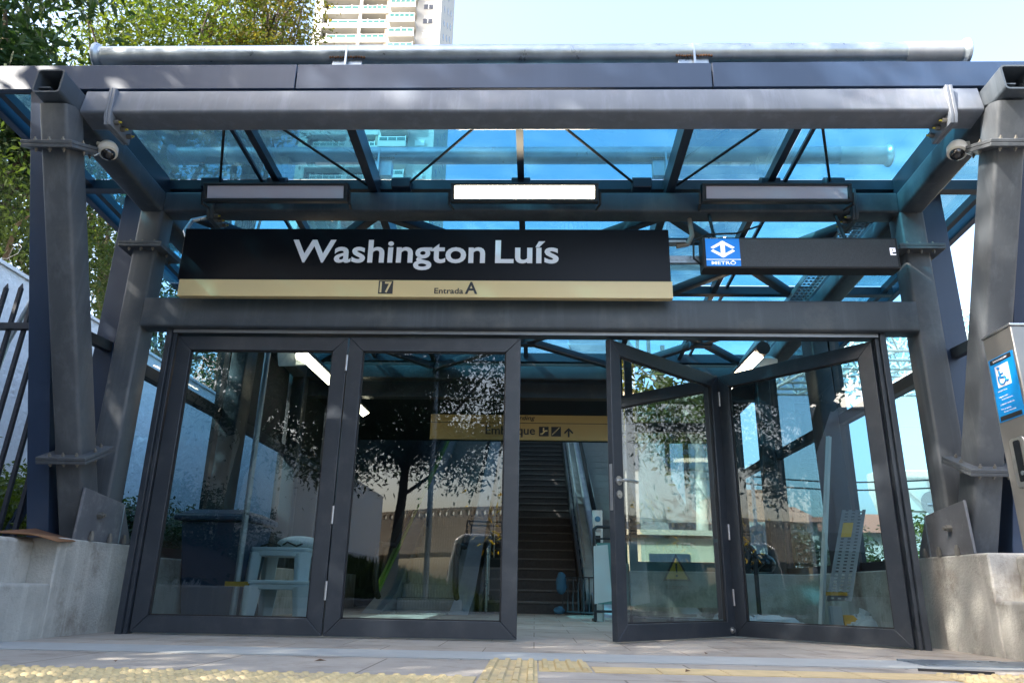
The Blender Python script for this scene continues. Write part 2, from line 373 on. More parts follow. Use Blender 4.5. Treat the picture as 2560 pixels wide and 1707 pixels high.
# ------------------------------------------------------------------ concrete plinths under the columns
def plinth(sgn, xi, label):
    """xi = inner face; built outwards."""
    t = thing('concrete_plinth', label, 'plinth', (xi+sgn*0.3, 0, 0))
    def bx(a, b_, y0, y1, z0, z1):
        m_ = MB(); x0, x1 = sorted((xi+sgn*a, xi+sgn*b_)); m_.box(x0, x1, y0, y1, z0, z1); return m_
    yf = -0.62
    obj('column_footing', bx(0, 0.75, yf, 0.32, -0.3, 0.62), CONC, t, bevel=0.012)
    obj('setback_block', bx(0.17, 0.75, -1.16, yf+0.01, -0.3, 0.605), CONC, t, bevel=0.025)
    lo = MB()
    x0, x1 = sorted((xi+sgn*0.003, xi+sgn*0.75)); pts = []
    for k in range(9):
        a = R(90*k/8); pts.append((-3.1-0.35*math.sin(a), 0.33-0.35+0.35*math.cos(a)))
    pr = [(yf+0.012, -0.3), (yf+0.012, 0.33)]+pts+[(-3.45, -0.3)]
    lo.poly([(x0, y, z) for y, z in pr], (x1-x0, 0, 0)); obj('low_wall', lo, CONC, t, bevel=0.02)
    obj('rear_wall', bx(0.004, 0.6, 0.325, 8.0, -0.3, 0.55), CONC, t, bevel=0.012)
    return t
plinth(-1, -3.13, 'stained concrete plinth under the left columns with a set-back block')
plinth(1, 2.87, 'sun-dappled concrete plinth under the right columns beside the intercom post')
cb = MB(); cb.add([(-3.5, -.80, .640), (-3.2, -.82, .630), (-3.18, -.45, .627), (-3.46, -.40, .69), (-3.08, -.72, .59), (-3.10, -.5, .605)], [(0, 1, 2, 3), (1, 4, 5, 2)])
co = obj('cardboard_sheet', cb, pbr('cardboard', (0.24, 0.12, 0.06), 0.9, var=0.2, vscale=10)); sm = co.modifiers.new('t', 'SOLIDIFY'); sm.thickness = 0.006
tag(co, 'folded brown cardboard sheet lying on the left concrete plinth', 'cardboard')

# ------------------------------------------------------------------ station canopy (steel frame, roof, glazing)
CAN = thing('station_entrance', 'dark steel station entrance with blue glass canopy on V-shaped columns', 'station entrance', (-0.1, 0, 0))
XL0, XL1, XR0, XR1 = -3.35, -3.15, 2.95, 3.15        # outer / inner faces of the side tubes
XLc, XRc = -3.25, 3.05
def zr(y): return 3.71-0.06*y                           # glass plane
def zs(y): return 3.40-0.06*y                           # axis of side beams (square tube 0.19)
# beams
def beam(y, z0, z1, name='cross_beam', mat=STEEL, d=0.19):
    m_ = MB(); m_.bar((XL1, y+d/2, (z0+z1)/2), (XR0, y+d/2, (z0+z1)/2), d, z1-z0, r=0.022); return obj(name, m_, mat, CAN)
fb = MB(); tl = R(9); fb.bar((XL1, -1.235, 3.488), (XR0, -1.235, 3.488), 0.19, 0.205, up=(0, math.sin(tl), math.cos(tl)), r=0.022); obj('front_beam', fb, SKYLIT, CAN)
beam(-0.10, 3.315, 3.50, 'cross_beam')
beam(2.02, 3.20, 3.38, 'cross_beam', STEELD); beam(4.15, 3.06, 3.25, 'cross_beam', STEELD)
lt = MB(); lt.bar((XL1, -0.04, 2.405), (XR0, -0.04, 2.405), 0.17, 0.25, r=0.02); obj('lintel', lt, STEEL, CAN)
# side beams with open stub ends
for xc in (XLc, XRc):
    m_ = MB(); y0, y1 = -1.56, 4.25
    o_ = rrect(0.19, 0.19, 0.028); i_ = rrect(0.166, 0.166, 0.018)
    n = len(o_); P0 = Vector((xc, y0, zs(y0)+.0)); P1 = Vector((xc, y1, zs(y1)))
    d = (P1-P0).normalized(); u = Vector((1, 0, 0)).cross(d).normalized()
    def ring(P, pr): return [P+Vector((1, 0, 0))*a+u*b_ for a, b_ in pr]
    vs = ring(P0, o_)+ring(P1, o_)+ring(P0, i_)+ring(P0+d*0.45, i_)
    fs = [(k, (k+1) % n, n+(k+1) % n, n+k) for k in range(n)]
    fs += [(k, 2*n+k, 2*n+(k+1) % n, (k+1) % n) for k in range(n)]
    fs += [(2*n+k, 3*n+k, 3*n+(k+1) % n, 2*n+(k+1) % n) for k in range(n)]+[tuple(3*n+k for k in range(n)), tuple(n+k for k in range(n))]
    m_.add(vs, fs); sb = obj('side_beam', m_, STEEL, CAN)
    pl = MB(); pl.box(xc-0.082, xc+0.0, -1.53, -1.2, zs(-1.5)-0.03, zs(-1.5)-0.022); obj('inner_shelf_plate', pl, STEEL, sb)
# columns: leaning front leg and upright rear leg, each with flange splices
def boltset(mb, P, ax, ay, nrm, spots, r=0.016, l=0.05):
    for a, c in spots:
        q = Vector(P)+Vector(ax)*a+Vector(ay)*c
        mb.cyl(q-Vector(nrm)*l, q+Vector(nrm)*l, r, n=6); mb.cyl(q-Vector(nrm)*(l+.012), q+Vector(nrm)*(l+.012), r*0.55, n=6)
BOLT = pbr('zinc_bolt', (0.22, 0.21, 0.19), 0.45, 0.6)
def leg(P0, P1, w, d, flanges, mat=STEEL, up=(1, 0, 0), name='column'):
    P0 = Vector(P0); P1 = Vector(P1); m_ = MB(); m_.bar(P0, P1, d, w, up=up, r=0.024); c = obj(name, m_, mat, CAN)
    dr = (P1-P0).normalized(); side = Vector((1, 0, 0)); fw = dr.cross(side).normalized()
    for z in flanges:
        P = P0+dr*((z-P0.z)/dr.z); f = MB()
        for k in (-1, 1): f.bar(P+dr*(0.001 if k > 0 else -0.001), P+dr*(k*0.024), w+0.16, d+0.16, up=fw, r=0.0)
        fo = obj('flange_plate', f, mat, c, bevel=0.003)
        e = w/2+0.045; g_ = d/2+0.045
        for x, y in [(x, s*g_) for x in (-w/2, 0, w/2) for s in (-1, 1)]+[(s*e, 0) for s in (-1, 1)]:
            bs = MB(); boltset(bs, P, side, fw, dr, [(x, y)], 0.0125, 0.038); obj('bolt', bs, BOLT, c)
    return c
for sgn, xc, xi in ((-1, XLc, -3.13), (1, XRc, 2.87)):
    xb = xc-.02 if sgn < 0 else xc+.0
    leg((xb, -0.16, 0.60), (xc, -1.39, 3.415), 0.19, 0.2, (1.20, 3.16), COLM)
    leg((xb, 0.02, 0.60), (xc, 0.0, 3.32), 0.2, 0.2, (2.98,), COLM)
    # base shoe: face plate, cheek plates and a sloping gusset
    t = MB(); xf = xi+sgn*0.032
    prof_ = [(-0.45, 0.622), (0.28, 0.622), (0.27, 0.66), (0.10, 0.915), (-0.43, 0.97)]
    t.poly([(xf, y, z) for y, z in prof_], (-sgn*0.02, 0, 0))
    t.box(min(xi+sgn*.01, xi+sgn*.4), max(xi+sgn*.01, xi+sgn*.4), -0.48, 0.30, 0.6, 0.6205)
    sh = obj('base_shoe', t, pbr('primer_steel', (0.12, 0.125, 0.14), 0.5, var=0.2, vscale=5, stain=((0.3, 0.3, 0.3), 0.5, 6)), CAN, bevel=0.003)
    t = MB(); t.poly([(xf-sgn*0.02, 0.10, 0.622), (xf-sgn*0.02, 0.115, 0.622), (xf-sgn*0.02, 0.115, 0.91), (xf-sgn*0.02, 0.10, 0.91)], (-sgn*0.004, 0, 0)); obj('weld_rib', t, GALV, sh)
    t = MB(); t.cyl((xf, -0.22, 0.80), (xf-sgn*0.055, -0.22, 0.80), 0.024, n=6); t.cyl((xf, -0.22, 0.80), (xf-sgn*0.075, -0.22, 0.80), 0.013, n=8); obj('bolt', t, BOLT, sh)
    for y in (-0.28, -0.04, 0.16): t = MB(); t.cyl((xf-sgn*0.035, y, 0.62), (xf-sgn*0.035, y, 0.665), 0.018, n=6); t.cyl((xf-sgn*0.035, y, 0.66), (xf-sgn*0.035, y, 0.685), 0.010, n=8); obj('bolt', t, BOLT, sh)
    # slate fins behind the columns
    xo = xc+sgn*0.19
    m_ = MB(); m_.poly([(xo, 0.02, 0.60), (xo, -0.26, 0.60), (xo, -1.28, 3.70), (xo, -1.04, 3.70)], (sgn*0.16, 0, 0)); obj('edge_fin', m_, SLATE, CAN, bevel=0.003)
    m_ = MB(); m_.poly([(xo, 0.12, 0.60), (xo, 0.34, 0.60), (xo, 0.34, zr(.3)-.02), (xo, 0.12, zr(.12)-.02)], (sgn*0.2, 0, 0)); obj('edge_fin', m_, SLATE, CAN, bevel=0.003)
    m_ = MB(); m_.bar((xo+sgn*.08, -0.72, 2.14), (xo+sgn*.08, 0.12, 2.18), 0.06, 0.08); obj('fin_strut', m_, STEELD, CAN)
    # inner frames of the lobby
    for y in (2.1, 4.22):
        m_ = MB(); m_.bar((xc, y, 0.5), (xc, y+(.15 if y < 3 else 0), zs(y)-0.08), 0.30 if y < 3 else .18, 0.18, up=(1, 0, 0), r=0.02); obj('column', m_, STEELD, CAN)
# splice plates on the beams
for xs, y0, z0, z1, sg in ((-2.97, -1.352, 3.31, 3.595, 1), (2.72, -1.352, 3.31, 3.595, -1), (-2.76, -0.14, 3.235, 3.51, 1), (2.56, -0.14, 3.235, 3.51, -1)):
    m_ = MB(); m_.poly([(xs, y0, z1), (xs, y0, z0+.06), (xs, y0+.02, z0), (xs, y0+.27, z0), (xs, y0+.27, z1-.02)], (0.022, 0, 0)); m_.poly([(xs+.025, y0, z1), (xs+.025, y0, z0+.06), (xs+.025, y0+.02, z0), (xs+.025, y0+.27, z0), (xs+.025, y0+.27, z1-.02)], (0.022, 0, 0)); sp = obj('splice_plate', m_, SKYLIT if y0 < -1 else STEEL, CAN, bevel=0.003)
    for k in range(3):
        bs = MB(); q = (xs+.024, y0+.06+k*.085, z0+.045); bs.cyl(q, (q[0]+sg*.055, q[1], q[2]), 0.017, n=6); obj('bolt', bs, BOLT, sp)
        bs = MB(); bs.cyl((q[0]+sg*.0555, q[1], q[2]), (q[0]+sg*.072, q[1], q[2]), 0.007, n=8); obj('bolt_tip', bs, pbr('yellow_paint_mark', (0.5, 0.42, 0.05), 0.6), sp)
# fascia in four panels with open joints
FX = [-4.02, -1.70, 1.20, 3.95]
for k in range(3):
    m_ = MB(); m_.box(FX[k]+.004, FX[k+1]-.004, -1.285+.002*(k % 2), -1.245, 3.635, 3.835); obj('fascia_panel', m_, SLATE, CAN, bevel=0.003)
m_ = MB(); m_.box(-4.0, 3.93, -1.243, -1.20, 3.655, 3.80); obj('fascia_backing', m_, STEELD, CAN)
for xs in (-4.02, 3.93):
    m_ = MB(); m_.prof((xs, -1.19, zr(-1.2)-.02), (xs, 4.4, zr(4.4)-.02), [(-.03, -.10), (.03, -.10), (.03, .08), (-.03, .08)]); obj('roof_edge_trim', m_, SLATE, CAN)
# roof members
X0 = -0.14
TR = pbr('roof_member_paint', (0.018, 0.026, 0.042), 0.4, var=0.1, vscale=3)
for x, w, h in ((X0-1.25, .07, .17), (X0+1.25, .07, .17), (X0, .055, .07), (X0-2.09, .055, .08), (X0+2.09, .055, .08), (XLc, .1, .16), (XRc, .1, .16), (-3.9, .05, .07), (3.8, .05, .07)):
    m_ = MB(); c0 = .022+h/2; m_.bar((x, -1.19, zr(-1.19)-c0), (x, 4.35, zr(4.35)-c0), w, h); obj('rafter', m_, TR, CAN)
for x in (X0-2.25, X0+2.24):
    m_ = MB(); m_.bar((x, -1.19, zr(-1.19)-.035), (x, 4.35, zr(4.35)-.035), .03, .025); obj('glazing_bar', m_, TR, CAN)
for y, h, w in ((0.06, .09, .09), (1.03, .05, .06), (2.1, .09, .09), (3.1, .05, .06), (4.2, .12, .10)):
    m_ = MB(); c0 = .024+h/2
    m_.bar((-4.0, y, zr(y)-c0), (3.93, y, zr(y)-c0), w, h); obj('purlin', m_, TR, CAN)
# thin tie rods of the front bay, with cast nodes at the purlin
zt = zr(0)-0.10
rods = []
for xa, xm, xb_ in ((X0-2.60, X0-2.09, X0-1.32), (X0-0.98, X0, X0+0.98), (X0+1.32, X0+2.09, X0+2.60)):
    for xx in (xa, xb_):
        m_ = MB(); m_.cyl((xx, -0.02, zt), (xm, -1.18, zr(-1.18)-.09), 0.011, n=8); obj('tie_rod', m_, BLACK, CAN)
for xx in (X0-2.66, X0-1.02, X0+1.02, X0+2.62, X0, X0-2.09, X0+2.09):
    m_ = MB(); m_.prof((xx-.08, -.03, zt), (xx+.08, -.03, zt), [(-.05, -.05), (.05, -.05), (.06, .03), (.0, .07), (-.06, .03)]); obj('bracing_node', m_, TR, CAN, bevel=.006)
# heavy X braces of the two inner bays
for y0, y1 in ((0.2, 2.0), (2.2, 4.1)):
    for xa, xb_ in ((-3.1, X0-1.28), (X0-1.22, X0+1.22), (X0+1.28, 2.9)):
        for p, q in (((xa, y0), (xb_, y1)), ((xa, y1), (xb_, y0))):
            dz = 0.0 if p[1] < q[1] else 0.012
            m_ = MB(); m_.bar((p[0], p[1], zr(p[1])-.24-dz), (q[0], q[1], zr(q[1])-.24-dz), .085, .085, r=.01); obj('cross_brace', m_, TR, CAN)
        xm = (xa+xb_)/2; ym = (y0+y1)/2
        m_ = MB(); m_.prof((xm, ym, zr(ym)-.31), (xm, ym, zr(ym)-.17), [(-.13, -.06), (.13, -.06), (.13, .06), (-.13, .06)]); obj('bracing_node', m_, TR, CAN)
# roof panes
GX = [-4.0, X0-2.17, X0-1.25, X0, X0+1.25, X0+2.17, 3.92]
GX = [-4.0, -3.25, X0-2.17, X0-1.25, X0, X0+1.25, X0+2.17, 3.05, 3.92]
GY = [-1.235, 0.06, 2.1, 4.38]
for i in range(len(GX)-1):
    for j in range(3):
        y0, y1 = GY[j]+.008, GY[j+1]-.008; x0, x1 = GX[i]+.006, GX[i+1]-.006
        m_ = MB(); m_.quad((x0, y0, zr(y0)), (x1, y0, zr(y0)), (x1, y1, zr(y1)), (x0, y1, zr(y1))); obj('roof_pane', m_, BLUEGLASS, CAN, smooth=False)
# side glazing behind the doors
for sgn, xg in ((-1, -3.40), (1, 3.20)):
    for z in (0.60, 2.08):
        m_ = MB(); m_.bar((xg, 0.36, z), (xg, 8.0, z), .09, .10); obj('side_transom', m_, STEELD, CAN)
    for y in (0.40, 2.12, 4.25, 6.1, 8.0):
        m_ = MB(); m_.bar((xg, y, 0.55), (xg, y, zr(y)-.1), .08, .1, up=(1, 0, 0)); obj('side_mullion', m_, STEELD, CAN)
    ys = (0.46, 2.08, 4.2, 6.05, 7.95)
    for k in range(4):
        for z0, z1 in ((0.655, 2.025), (2.135, None)):
            a, b_ = ys[k]+.02, ys[k+1]-.02
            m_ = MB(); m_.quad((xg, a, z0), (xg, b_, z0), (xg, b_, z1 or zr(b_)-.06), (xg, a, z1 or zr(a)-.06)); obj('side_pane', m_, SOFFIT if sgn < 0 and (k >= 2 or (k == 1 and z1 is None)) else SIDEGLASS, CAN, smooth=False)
# door frame: two jambs and head
JX0, JX1 = -2.935, 2.685
m_ = MB(); m_.box(JX0, JX1, -0.05, 0.05, 2.238+.01, 2.277); obj('door_head', m_, ANOD, CAN, bevel=.003)
m_ = MB(); m_.box(JX0+.03, JX1-.03, -0.062, -0.052, 2.250, 2.276); obj('head_trim', m_, pbr('pale_aluminium_trim', (.30, .32, .35), .4, .5, var=.1, vscale=4), CAN)
for x in (JX0, JX1):
    m_ = MB(); m_.box(x-.022, x+.022, -0.07, 0.07, 0.0, 2.28); m_.box(x+(.024 if x < 0 else -.052), x+(.052 if x < 0 else -.024), -0.045, 0.045, 0.0, 2.246); obj('door_jamb', m_, ANOD, CAN, bevel=.003)
# perforated cable tray along the right side beam
m_ = MB()
for k in range(120):
    y = 0.05+k*.034
    for j in range(4): 
        if k % 2: m_.box(2.68+j*.045, 2.70+j*.045, y, y+.03, zs(y)-.012, zs(y)-.008)
    m_.box(2.665, 2.835, y+.024, y+.038, zs(y)-.012, zs(y)-.008)
m_.bar((2.655, .05, zs(.05)+.01), (2.655, 4.15, zs(4.15)+.01), .006, .06); m_.bar((2.845, .05, zs(.05)+.01), (2.845, 4.15, zs(4.15)+.01), .006, .06)
tag(obj('cable_tray', m_, GALV), 'perforated galvanised cable tray running under the right side beam', 'cable tray')

# ------------------------------------------------------------------ galvanised pipes over the roof
def roof_pipe(y, z, label):
    t = thing('galvanised_pipe', label, 'pipe', (X0, y, z), 'galvanised pipes lying across the canopy roof')
    m_ = MB(); m_.cyl((-3.22, y, z), (2.62, y, z), 0.076, n=28); obj('pipe_tube', m_, GALV, t)
    m_ = MB(); m_.cyl((2.62, y, z), (3.0, y, z), 0.079, n=28); obj('end_sleeve', m_, pbr('dull_zinc', (0.36, 0.38, 0.41), 0.6, 0.5, var=.12, vscale=12), t)
    for x, s in ((-3.22, -1), (3.0, 1)):
        m_ = MB(); pr = [(0, .074), (.015, .08), (.035, .097), (.05, .103), (.056, .101)]
        for a, c in zip(pr, pr[1:]): m_.cyl((x+s*a[0], y, z), (x+s*c[0], y, z), a[1], c[1], n=28, cap=False)
        m_.cyl((x+s*.03, y, z), (x+s*.035, y, z), .09, n=28); obj('pipe_flange', m_, GALV, t)
    for x in (X0-1.25, X0+1.25):
        m_ = MB(); m_.box(x-.11, x+.11, y-.035, y+.035, z-.19-.03, z-.060); br = obj('saddle_bracket', m_, GALV, t, bevel=.004)
        m_ = MB(); m_.poly([(x-.007, y-.036, z-.2), (x-.007, y-.036-.05, z-.2), (x-.007, y-.080, z+.03), (x-.007, y-.036, z+.03)], (.014, 0, 0)); obj('stiffener', m_, GALV, br)
        m_ = MB()
        for k in range(14): m_.ball((x-.12+k*.019, y-.055+random.uniform(-.004, .004), z-.056), .010, 6, 4)
        obj('burnt_weld', m_, RUST, br)
roof_pipe(-1.12, 4.04, 'galvanised pipe with flared ends on the roof edge, above the dark fascia')
roof_pipe(0.10, 3.975, 'galvanised pipe seen through the blue glass, behind the front pipe')
roof_pipe(2.1, 3.85, 'galvanised pipe farthest back across the canopy roof')

# ------------------------------------------------------------------ folding glass doors
HINGE = pbr('hinge_steel', (0.5, 0.5, 0.52), 0.35, 0.8)
DH0, DH1, ST, TH = 0.012, 2.232, 0.115, 0.05
def door_leaf(parent, A, B, handle=None, knob=False, label=None):
    """One framed pane standing between floor points A and B."""
    A = Vector((*A, 0)); B = Vector((*B, 0)); d = (B-A).normalized(); nn = Vector((-d.y, d.x, 0))  # nn points inwards
    w = (B-A).length
    fr = MB()
    def board(p, q, wdt, vertical):
        pass
    def mitre(a, b, c, e):                      # mitred board from outer edge a-b to inner edge c-e
        P = [A+d*x+Vector((0, 0, z))-nn*(TH/2) for x, z in (a, b, c, e)]
        fr.poly(P, nn*TH)
    g = .0012
    mitre((0, DH0), (0, DH1), (ST, DH1-ST-g), (ST, DH0+ST+g))
    mitre((w, DH0), (w, DH1), (w-ST, DH1-ST-g), (w-ST, DH0+ST+g))
    mitre((g, DH1), (w-g, DH1), (w-ST-g, DH1-ST), (ST+g, DH1-ST))
    mitre((g, DH0), (w-g, DH0), (w-ST-g, DH0+ST), (ST+g, DH0+ST))
    lf = obj('door_leaf', fr, ANOD, parent, bevel=.0035)
    if label: lf['label'] = label
    gl = MB(); P = [A+d*x+Vector((0, 0, z)) for x, z in ((ST-.002, DH0+ST-.002), (w-ST+.002, DH0+ST-.002), (w-ST+.002, DH1-ST+.002), (ST-.002, DH1-ST+.002))]
    gl.quad(*P); obj('glass_pane', gl, DOORGLASS, lf, smooth=False)
    bd = MB()                                    # rubber glazing bead
    for (x0, z0, x1, z1) in ((ST, DH0+ST, w-ST, DH0+ST), (ST, DH1-ST, w-ST, DH1-ST), (ST, DH0+ST, ST, DH1-ST), (w-ST, DH0+ST, w-ST, DH1-ST)):
        bd.bar(A+d*x0+Vector((0, 0, z0)), A+d*x1+Vector((0, 0, z1)), .02, .02, up=nn)
    obj('glazing_bead', bd, BLACK, lf)
    if handle is not None:
        h = MB(); c = A+d*handle+Vector((0, 0, 1.13)); f = -nn
        h.cyl(c+f*.024, c+f*.034, .034, n=24); h.path([c+f*.03, c+f*.075, c+f*.08+d*.03, c+f*.08+d*.155, c+f*.07+d*.165], .0105, 10)
        obj('lever_handle', h, INOX, lf)
        h = MB(); c = A+d*handle+Vector((0, 0, 1.028)); h.cyl(c+f*.024, c+f*.034, .030, n=24); h.cyl(c+f*.034, c+f*.04, .010, n=16); obj('lock_cylinder', h, INOX, lf)
        h = MB(); c = A-d*.0005+Vector((0, 0, 1.08)); h.bar(c+Vector((0, 0, -.17)), c+Vector((0, 0, .17)), .026, .004, up=d); obj('strike_plate', h, INOX, lf)
    if knob:
        h = MB(); c = A+d*(w-.06)+Vector((0, 0, .06)); f = -nn; h.cyl(c+f*.024, c+f*.032, .026, n=20); h.cyl(c+f*.03, c+f*.05, .014, n=14); obj('floor_lock', h, INOX, lf)
    return lf
def hinges(leaf, P, nn):
    for z in (.25, .78, 1.95):
        h = MB(); p = Vector((P[0], P[1], z))-Vector(nn)*.034; h.cyl(p, p+Vector((0, 0, .13)), .009, n=10); obj('hinge', h, HINGE, leaf)
t = thing('folding_door', 'closed pair of tall dark-framed glass door leaves on the left', 'door', (-1.5, 0, 0))
l1 = door_leaf(t, (-2.875, 0), (-1.498, 0), label='closed glass leaf beside the left jamb'); l2 = door_leaf(t, (-1.488, 0), (-0.122, 0), label='closed glass leaf next to the open doorway')
hinges(l2, (-1.493, 0.0), (0, 1, 0))
t = thing('folding_door', 'half-folded pair of glass door leaves with a lever handle on the right', 'door', (1.6, 0.5, 0))
J = (1.665, 1.06)
l3 = door_leaf(t, (0.565, -0.01), (J[0]-.012, J[1]-.012), handle=.055, knob=True, label='angled glass leaf with the lever handle'); l4 = door_leaf(t, (J[0]+.012, J[1]-.012), (2.628, 0.0), label='angled glass leaf hinged to the right jamb')
hinges(l4, (J[0], J[1]-.01), (0, 1, 0))

# ------------------------------------------------------------------ name sign over the doors
t = thing('station_name_sign', 'long black station sign with white name and yellow entrance band', 'sign', (-0.9, -0.22, 2.78))
m_ = MB(); m_.box(-2.850, 1.043, -0.245, -0.20, 2.632, 3.078); obj('sign_panel', m_, SIGNBLACK, t, bevel=.003)
m_ = MB(); m_.box(-2.826, 1.050, -0.255, -0.195, 2.487, 2.628); obj('line_band', m_, YELLOW, t, bevel=.002)
yq = -0.2495
obj('name_lettering', lettering('Washington', (-1.955, yq+.004, 2.786), width=1.545, cap=0.192, weight=0.018), LETTER, t)
obj('name_lettering', lettering('Luís', (-.330, yq+.004, 2.786), width=.502, cap=0.192, weight=0.018), LETTER, t)
m_ = MB(); m_.box(-1.236, -1.123, -0.2585, -0.254, 2.513, 2.622); ln = obj('line_number_tile', m_, INK, t)
obj('line_number', lettering('17', (-1.1795, -0.2585, 2.524), width=0.092, cap=0.088, weight=0.014, align='CENTER', depth=.002), YELLOW, ln)
obj('entrance_lettering', lettering('Entrada', (-0.797, -0.2555, 2.517), width=0.226, cap=0.046, weight=0.014, depth=.002), INK, t)
obj('entrance_letter', lettering('A', (-0.558, -0.2555, 2.517), width=0.098, cap=0.098, weight=0.02, depth=.002), INK, t)
# ------------------------------------------------------------------ scrolling LED display
BLUE_E = emit('led_blue', (0.003, 0.16, 0.56), 0.15); WHITE_E = emit('led_white', (0.9, 0.88, 1.0), 0.16)
t = thing('led_display', 'black LED display with blue metro logo hanging beside the name sign', 'display', (2.04, -0.24, 2.85))
m_ = MB(); m_.box(1.290, 2.790, -0.30, -0.165, 2.722, 2.985); obj('display_housing', m_, BLACK, t, bevel=.006)
LEDM = pbr('led_matrix_off', (0.06, 0.062, 0.07), 0.55, var=.25, vscale=160, detail=1)
m_ = MB(); m_.box(1.312, 2.772, -0.303, -0.299, 2.738, 2.970); obj('led_matrix', m_, LEDM, t)
m_ = MB(); m_.box(1.312, 1.575, -0.3055, -0.3025, 2.738, 2.970); lg = obj('logo_field', m_, BLUE_E, t)
def lp(a, b): return (1.4435+a*.093, -0.3085, 2.880+b*.072)
m_ = MB()
for sg in (1, -1):
    m_.poly([lp(-.0, sg*1.0), lp(1.0, sg*.22), lp(.80, sg*.04), lp(.0, sg*.64), lp(-.80, sg*.04), lp(-1.0, sg*.22)], (0, .003, 0))
m_.box(1.4435-.017, 1.4435+.017, -.3088, -.3052, 2.880-.066, 2.880+.066); m_.box(1.312, 1.575, -.3085, -.3052, 2.7905, 2.7945)
lettering('METRÔ', (1.4435, -.3057, 2.750), width=.185, cap=.028, weight=.004, align='CENTER', depth=.003, mb=m_)
obj('logo_mark', m_, WHITE_E, lg)
m_ = MB(); X, Z, p = 2.722, 2.836, .0086
for r_, row in enumerate(('11111', '11011', '11011', '11111', '11000', '11000', '11111')):
    for c_, v in enumerate(row):
        if v == '1': m_.box(X+c_*p, X+c_*p+p, -.306, -.3028, Z+(6-r_)*p, Z+(7-r_)*p)
obj('scrolling_letter', m_, WHITE_E, t)
obj('maker_lettering', lettering('opel - AP PARISE', (1.312, -.3003, 2.9735), width=.10, cap=.008, weight=.0, depth=.001), LETTER, t)
for x in (1.42, 2.45):
    m_ = MB(); m_.cyl((x, -.2, 2.98), (x, -.05, 3.33), .014, n=8); obj('hanger_rod', m_, STEELD, t)
m_ = MB(); m_.path([(1.30, -.22, 2.78), (1.235, -.22, 2.84), (1.24, -.22, 2.99), (1.36, -.2, 3.06), (1.62, -.1, 3.12), (1.9, .1, 3.30)], .008, 7); obj('supply_cable', m_, BLACK, t)

# ------------------------------------------------------------------ floodlights on the second beam
WARM = emit('lit_diffuser', (1.0, 0.86, 0.62), 7.0)
def floodlight(x0, x1, lit, label, loc_y=-0.25):
    t = thing('linear_floodlight', label, 'light', ((x0+x1)/2, loc_y, 3.41), 'linear floodlights over the name sign')
    w = x1-x0; C = Vector(((x0+x1)/2, loc_y, 3.405)); tilt = R(12)
    f = Vector((0, -math.cos(tilt), -math.sin(tilt))); u = Vector((0, -math.sin(tilt), math.cos(tilt)))
    def slab(a, h0, h1, d0, d1):
        mb = MB(); P = [C+Vector((s*a, 0, 0))+u*h+f*d for d in (d0, d1) for h in (h0, h1) for s in (-1, 1)]
        mb.add(P, [(0, 1, 3, 2), (4, 6, 7, 5), (0, 4, 5, 1), (2, 3, 7, 6), (0, 2, 6, 4), (1, 5, 7, 3)]); return mb
    mb = slab(w/2, -.078, .078, -.055, .012)
    for a, h0, h1 in ((w/2, .056, .078), (w/2, -.078, -.056)): 
        q = slab(a, h0, h1, .012, .026); mb.add(q.v, q.f)
    for s in (-1, 1):
        P = [C+Vector((s*(w/2-.0), 0, 0)), C+Vector((s*(w/2-.03), 0, 0))]
        mb.add([p_+u*h+f*d for p_ in P for h in (-.056, .056) for d in (.012, .026)], [(0, 1, 3, 2), (4, 6, 7, 5), (0, 4, 5, 1), (2, 3, 7, 6), (0, 2, 6, 4), (1, 5, 7, 3)])
    obj('lamp_housing', mb, STEELD, t, bevel=.004)
    obj('diffuser', slab(w/2-.035, -.052, .052, .0125, .016), WARM if lit else DIFF_OFF, t)
    for s in (-1, 1):
        mb = MB(); x = C.x+s*(w/2+.014); mb.path([(x, C.y, C.z), (x, C.y+.02, C.z-.09), (x-s*.02, -.1, C.z-.07)], .011, 6); obj('yoke_bracket', mb, STEELD, t)
    return t
floodlight(-2.75, -1.55, False, 'unlit linear floodlight on the beam, leftmost of three over the sign')
floodlight(-0.705, 0.495, True, 'glowing linear floodlight in the middle above the sign')
floodlight(1.325, 2.515, False, 'unlit linear floodlight above the LED display')
# ------------------------------------------------------------------ dome cameras
def dome_cam(c, side, label):
    t = thing('dome_camera', label, 'camera', c, 'dome cameras under the canopy'); c = Vector(c)
    ax = Vector((-side*.35, -.3, -1)).normalized()
    m_ = MB(); m_.cyl(c-ax*.05, c-ax*.02, .055, .066, n=24); m_.cyl(c-ax*.02, c+ax*.03, .066, .062, n=24); m_.cyl(c+ax*.03, c+ax*.036, .062, .052, n=24); obj('camera_body', m_, CAMW, t)
    m_ = MB(); m_.ball(c+ax*.034, .047, 18, 10); obj('dome', m_, LENS, t)
    m_ = MB(); m_.path([c-ax*.045, c-ax*.06+Vector((-side*.0, 0, 0)), (c.x+side*.10, c.y+.02, c.z+.07)], .016, 8); obj('wall_bracket', m_, CAMW, t)
    m_ = MB(); m_.path([c+Vector((side*.06, -.02, .02)), c+Vector((side*.075, -.05, -.03)), c+Vector((side*.05, -.06, -.08)), c+Vector((side*.02, -.05, -.05))], .003, 5); obj('loose_wire', m_, WHITEP, t)
dome_cam((-3.035, -1.13, 3.235), -1, 'white dome camera on the inner side of the left front column')
dome_cam((2.855, -1.13, 3.23), 1, 'white dome camera on the inner side of the right front column')
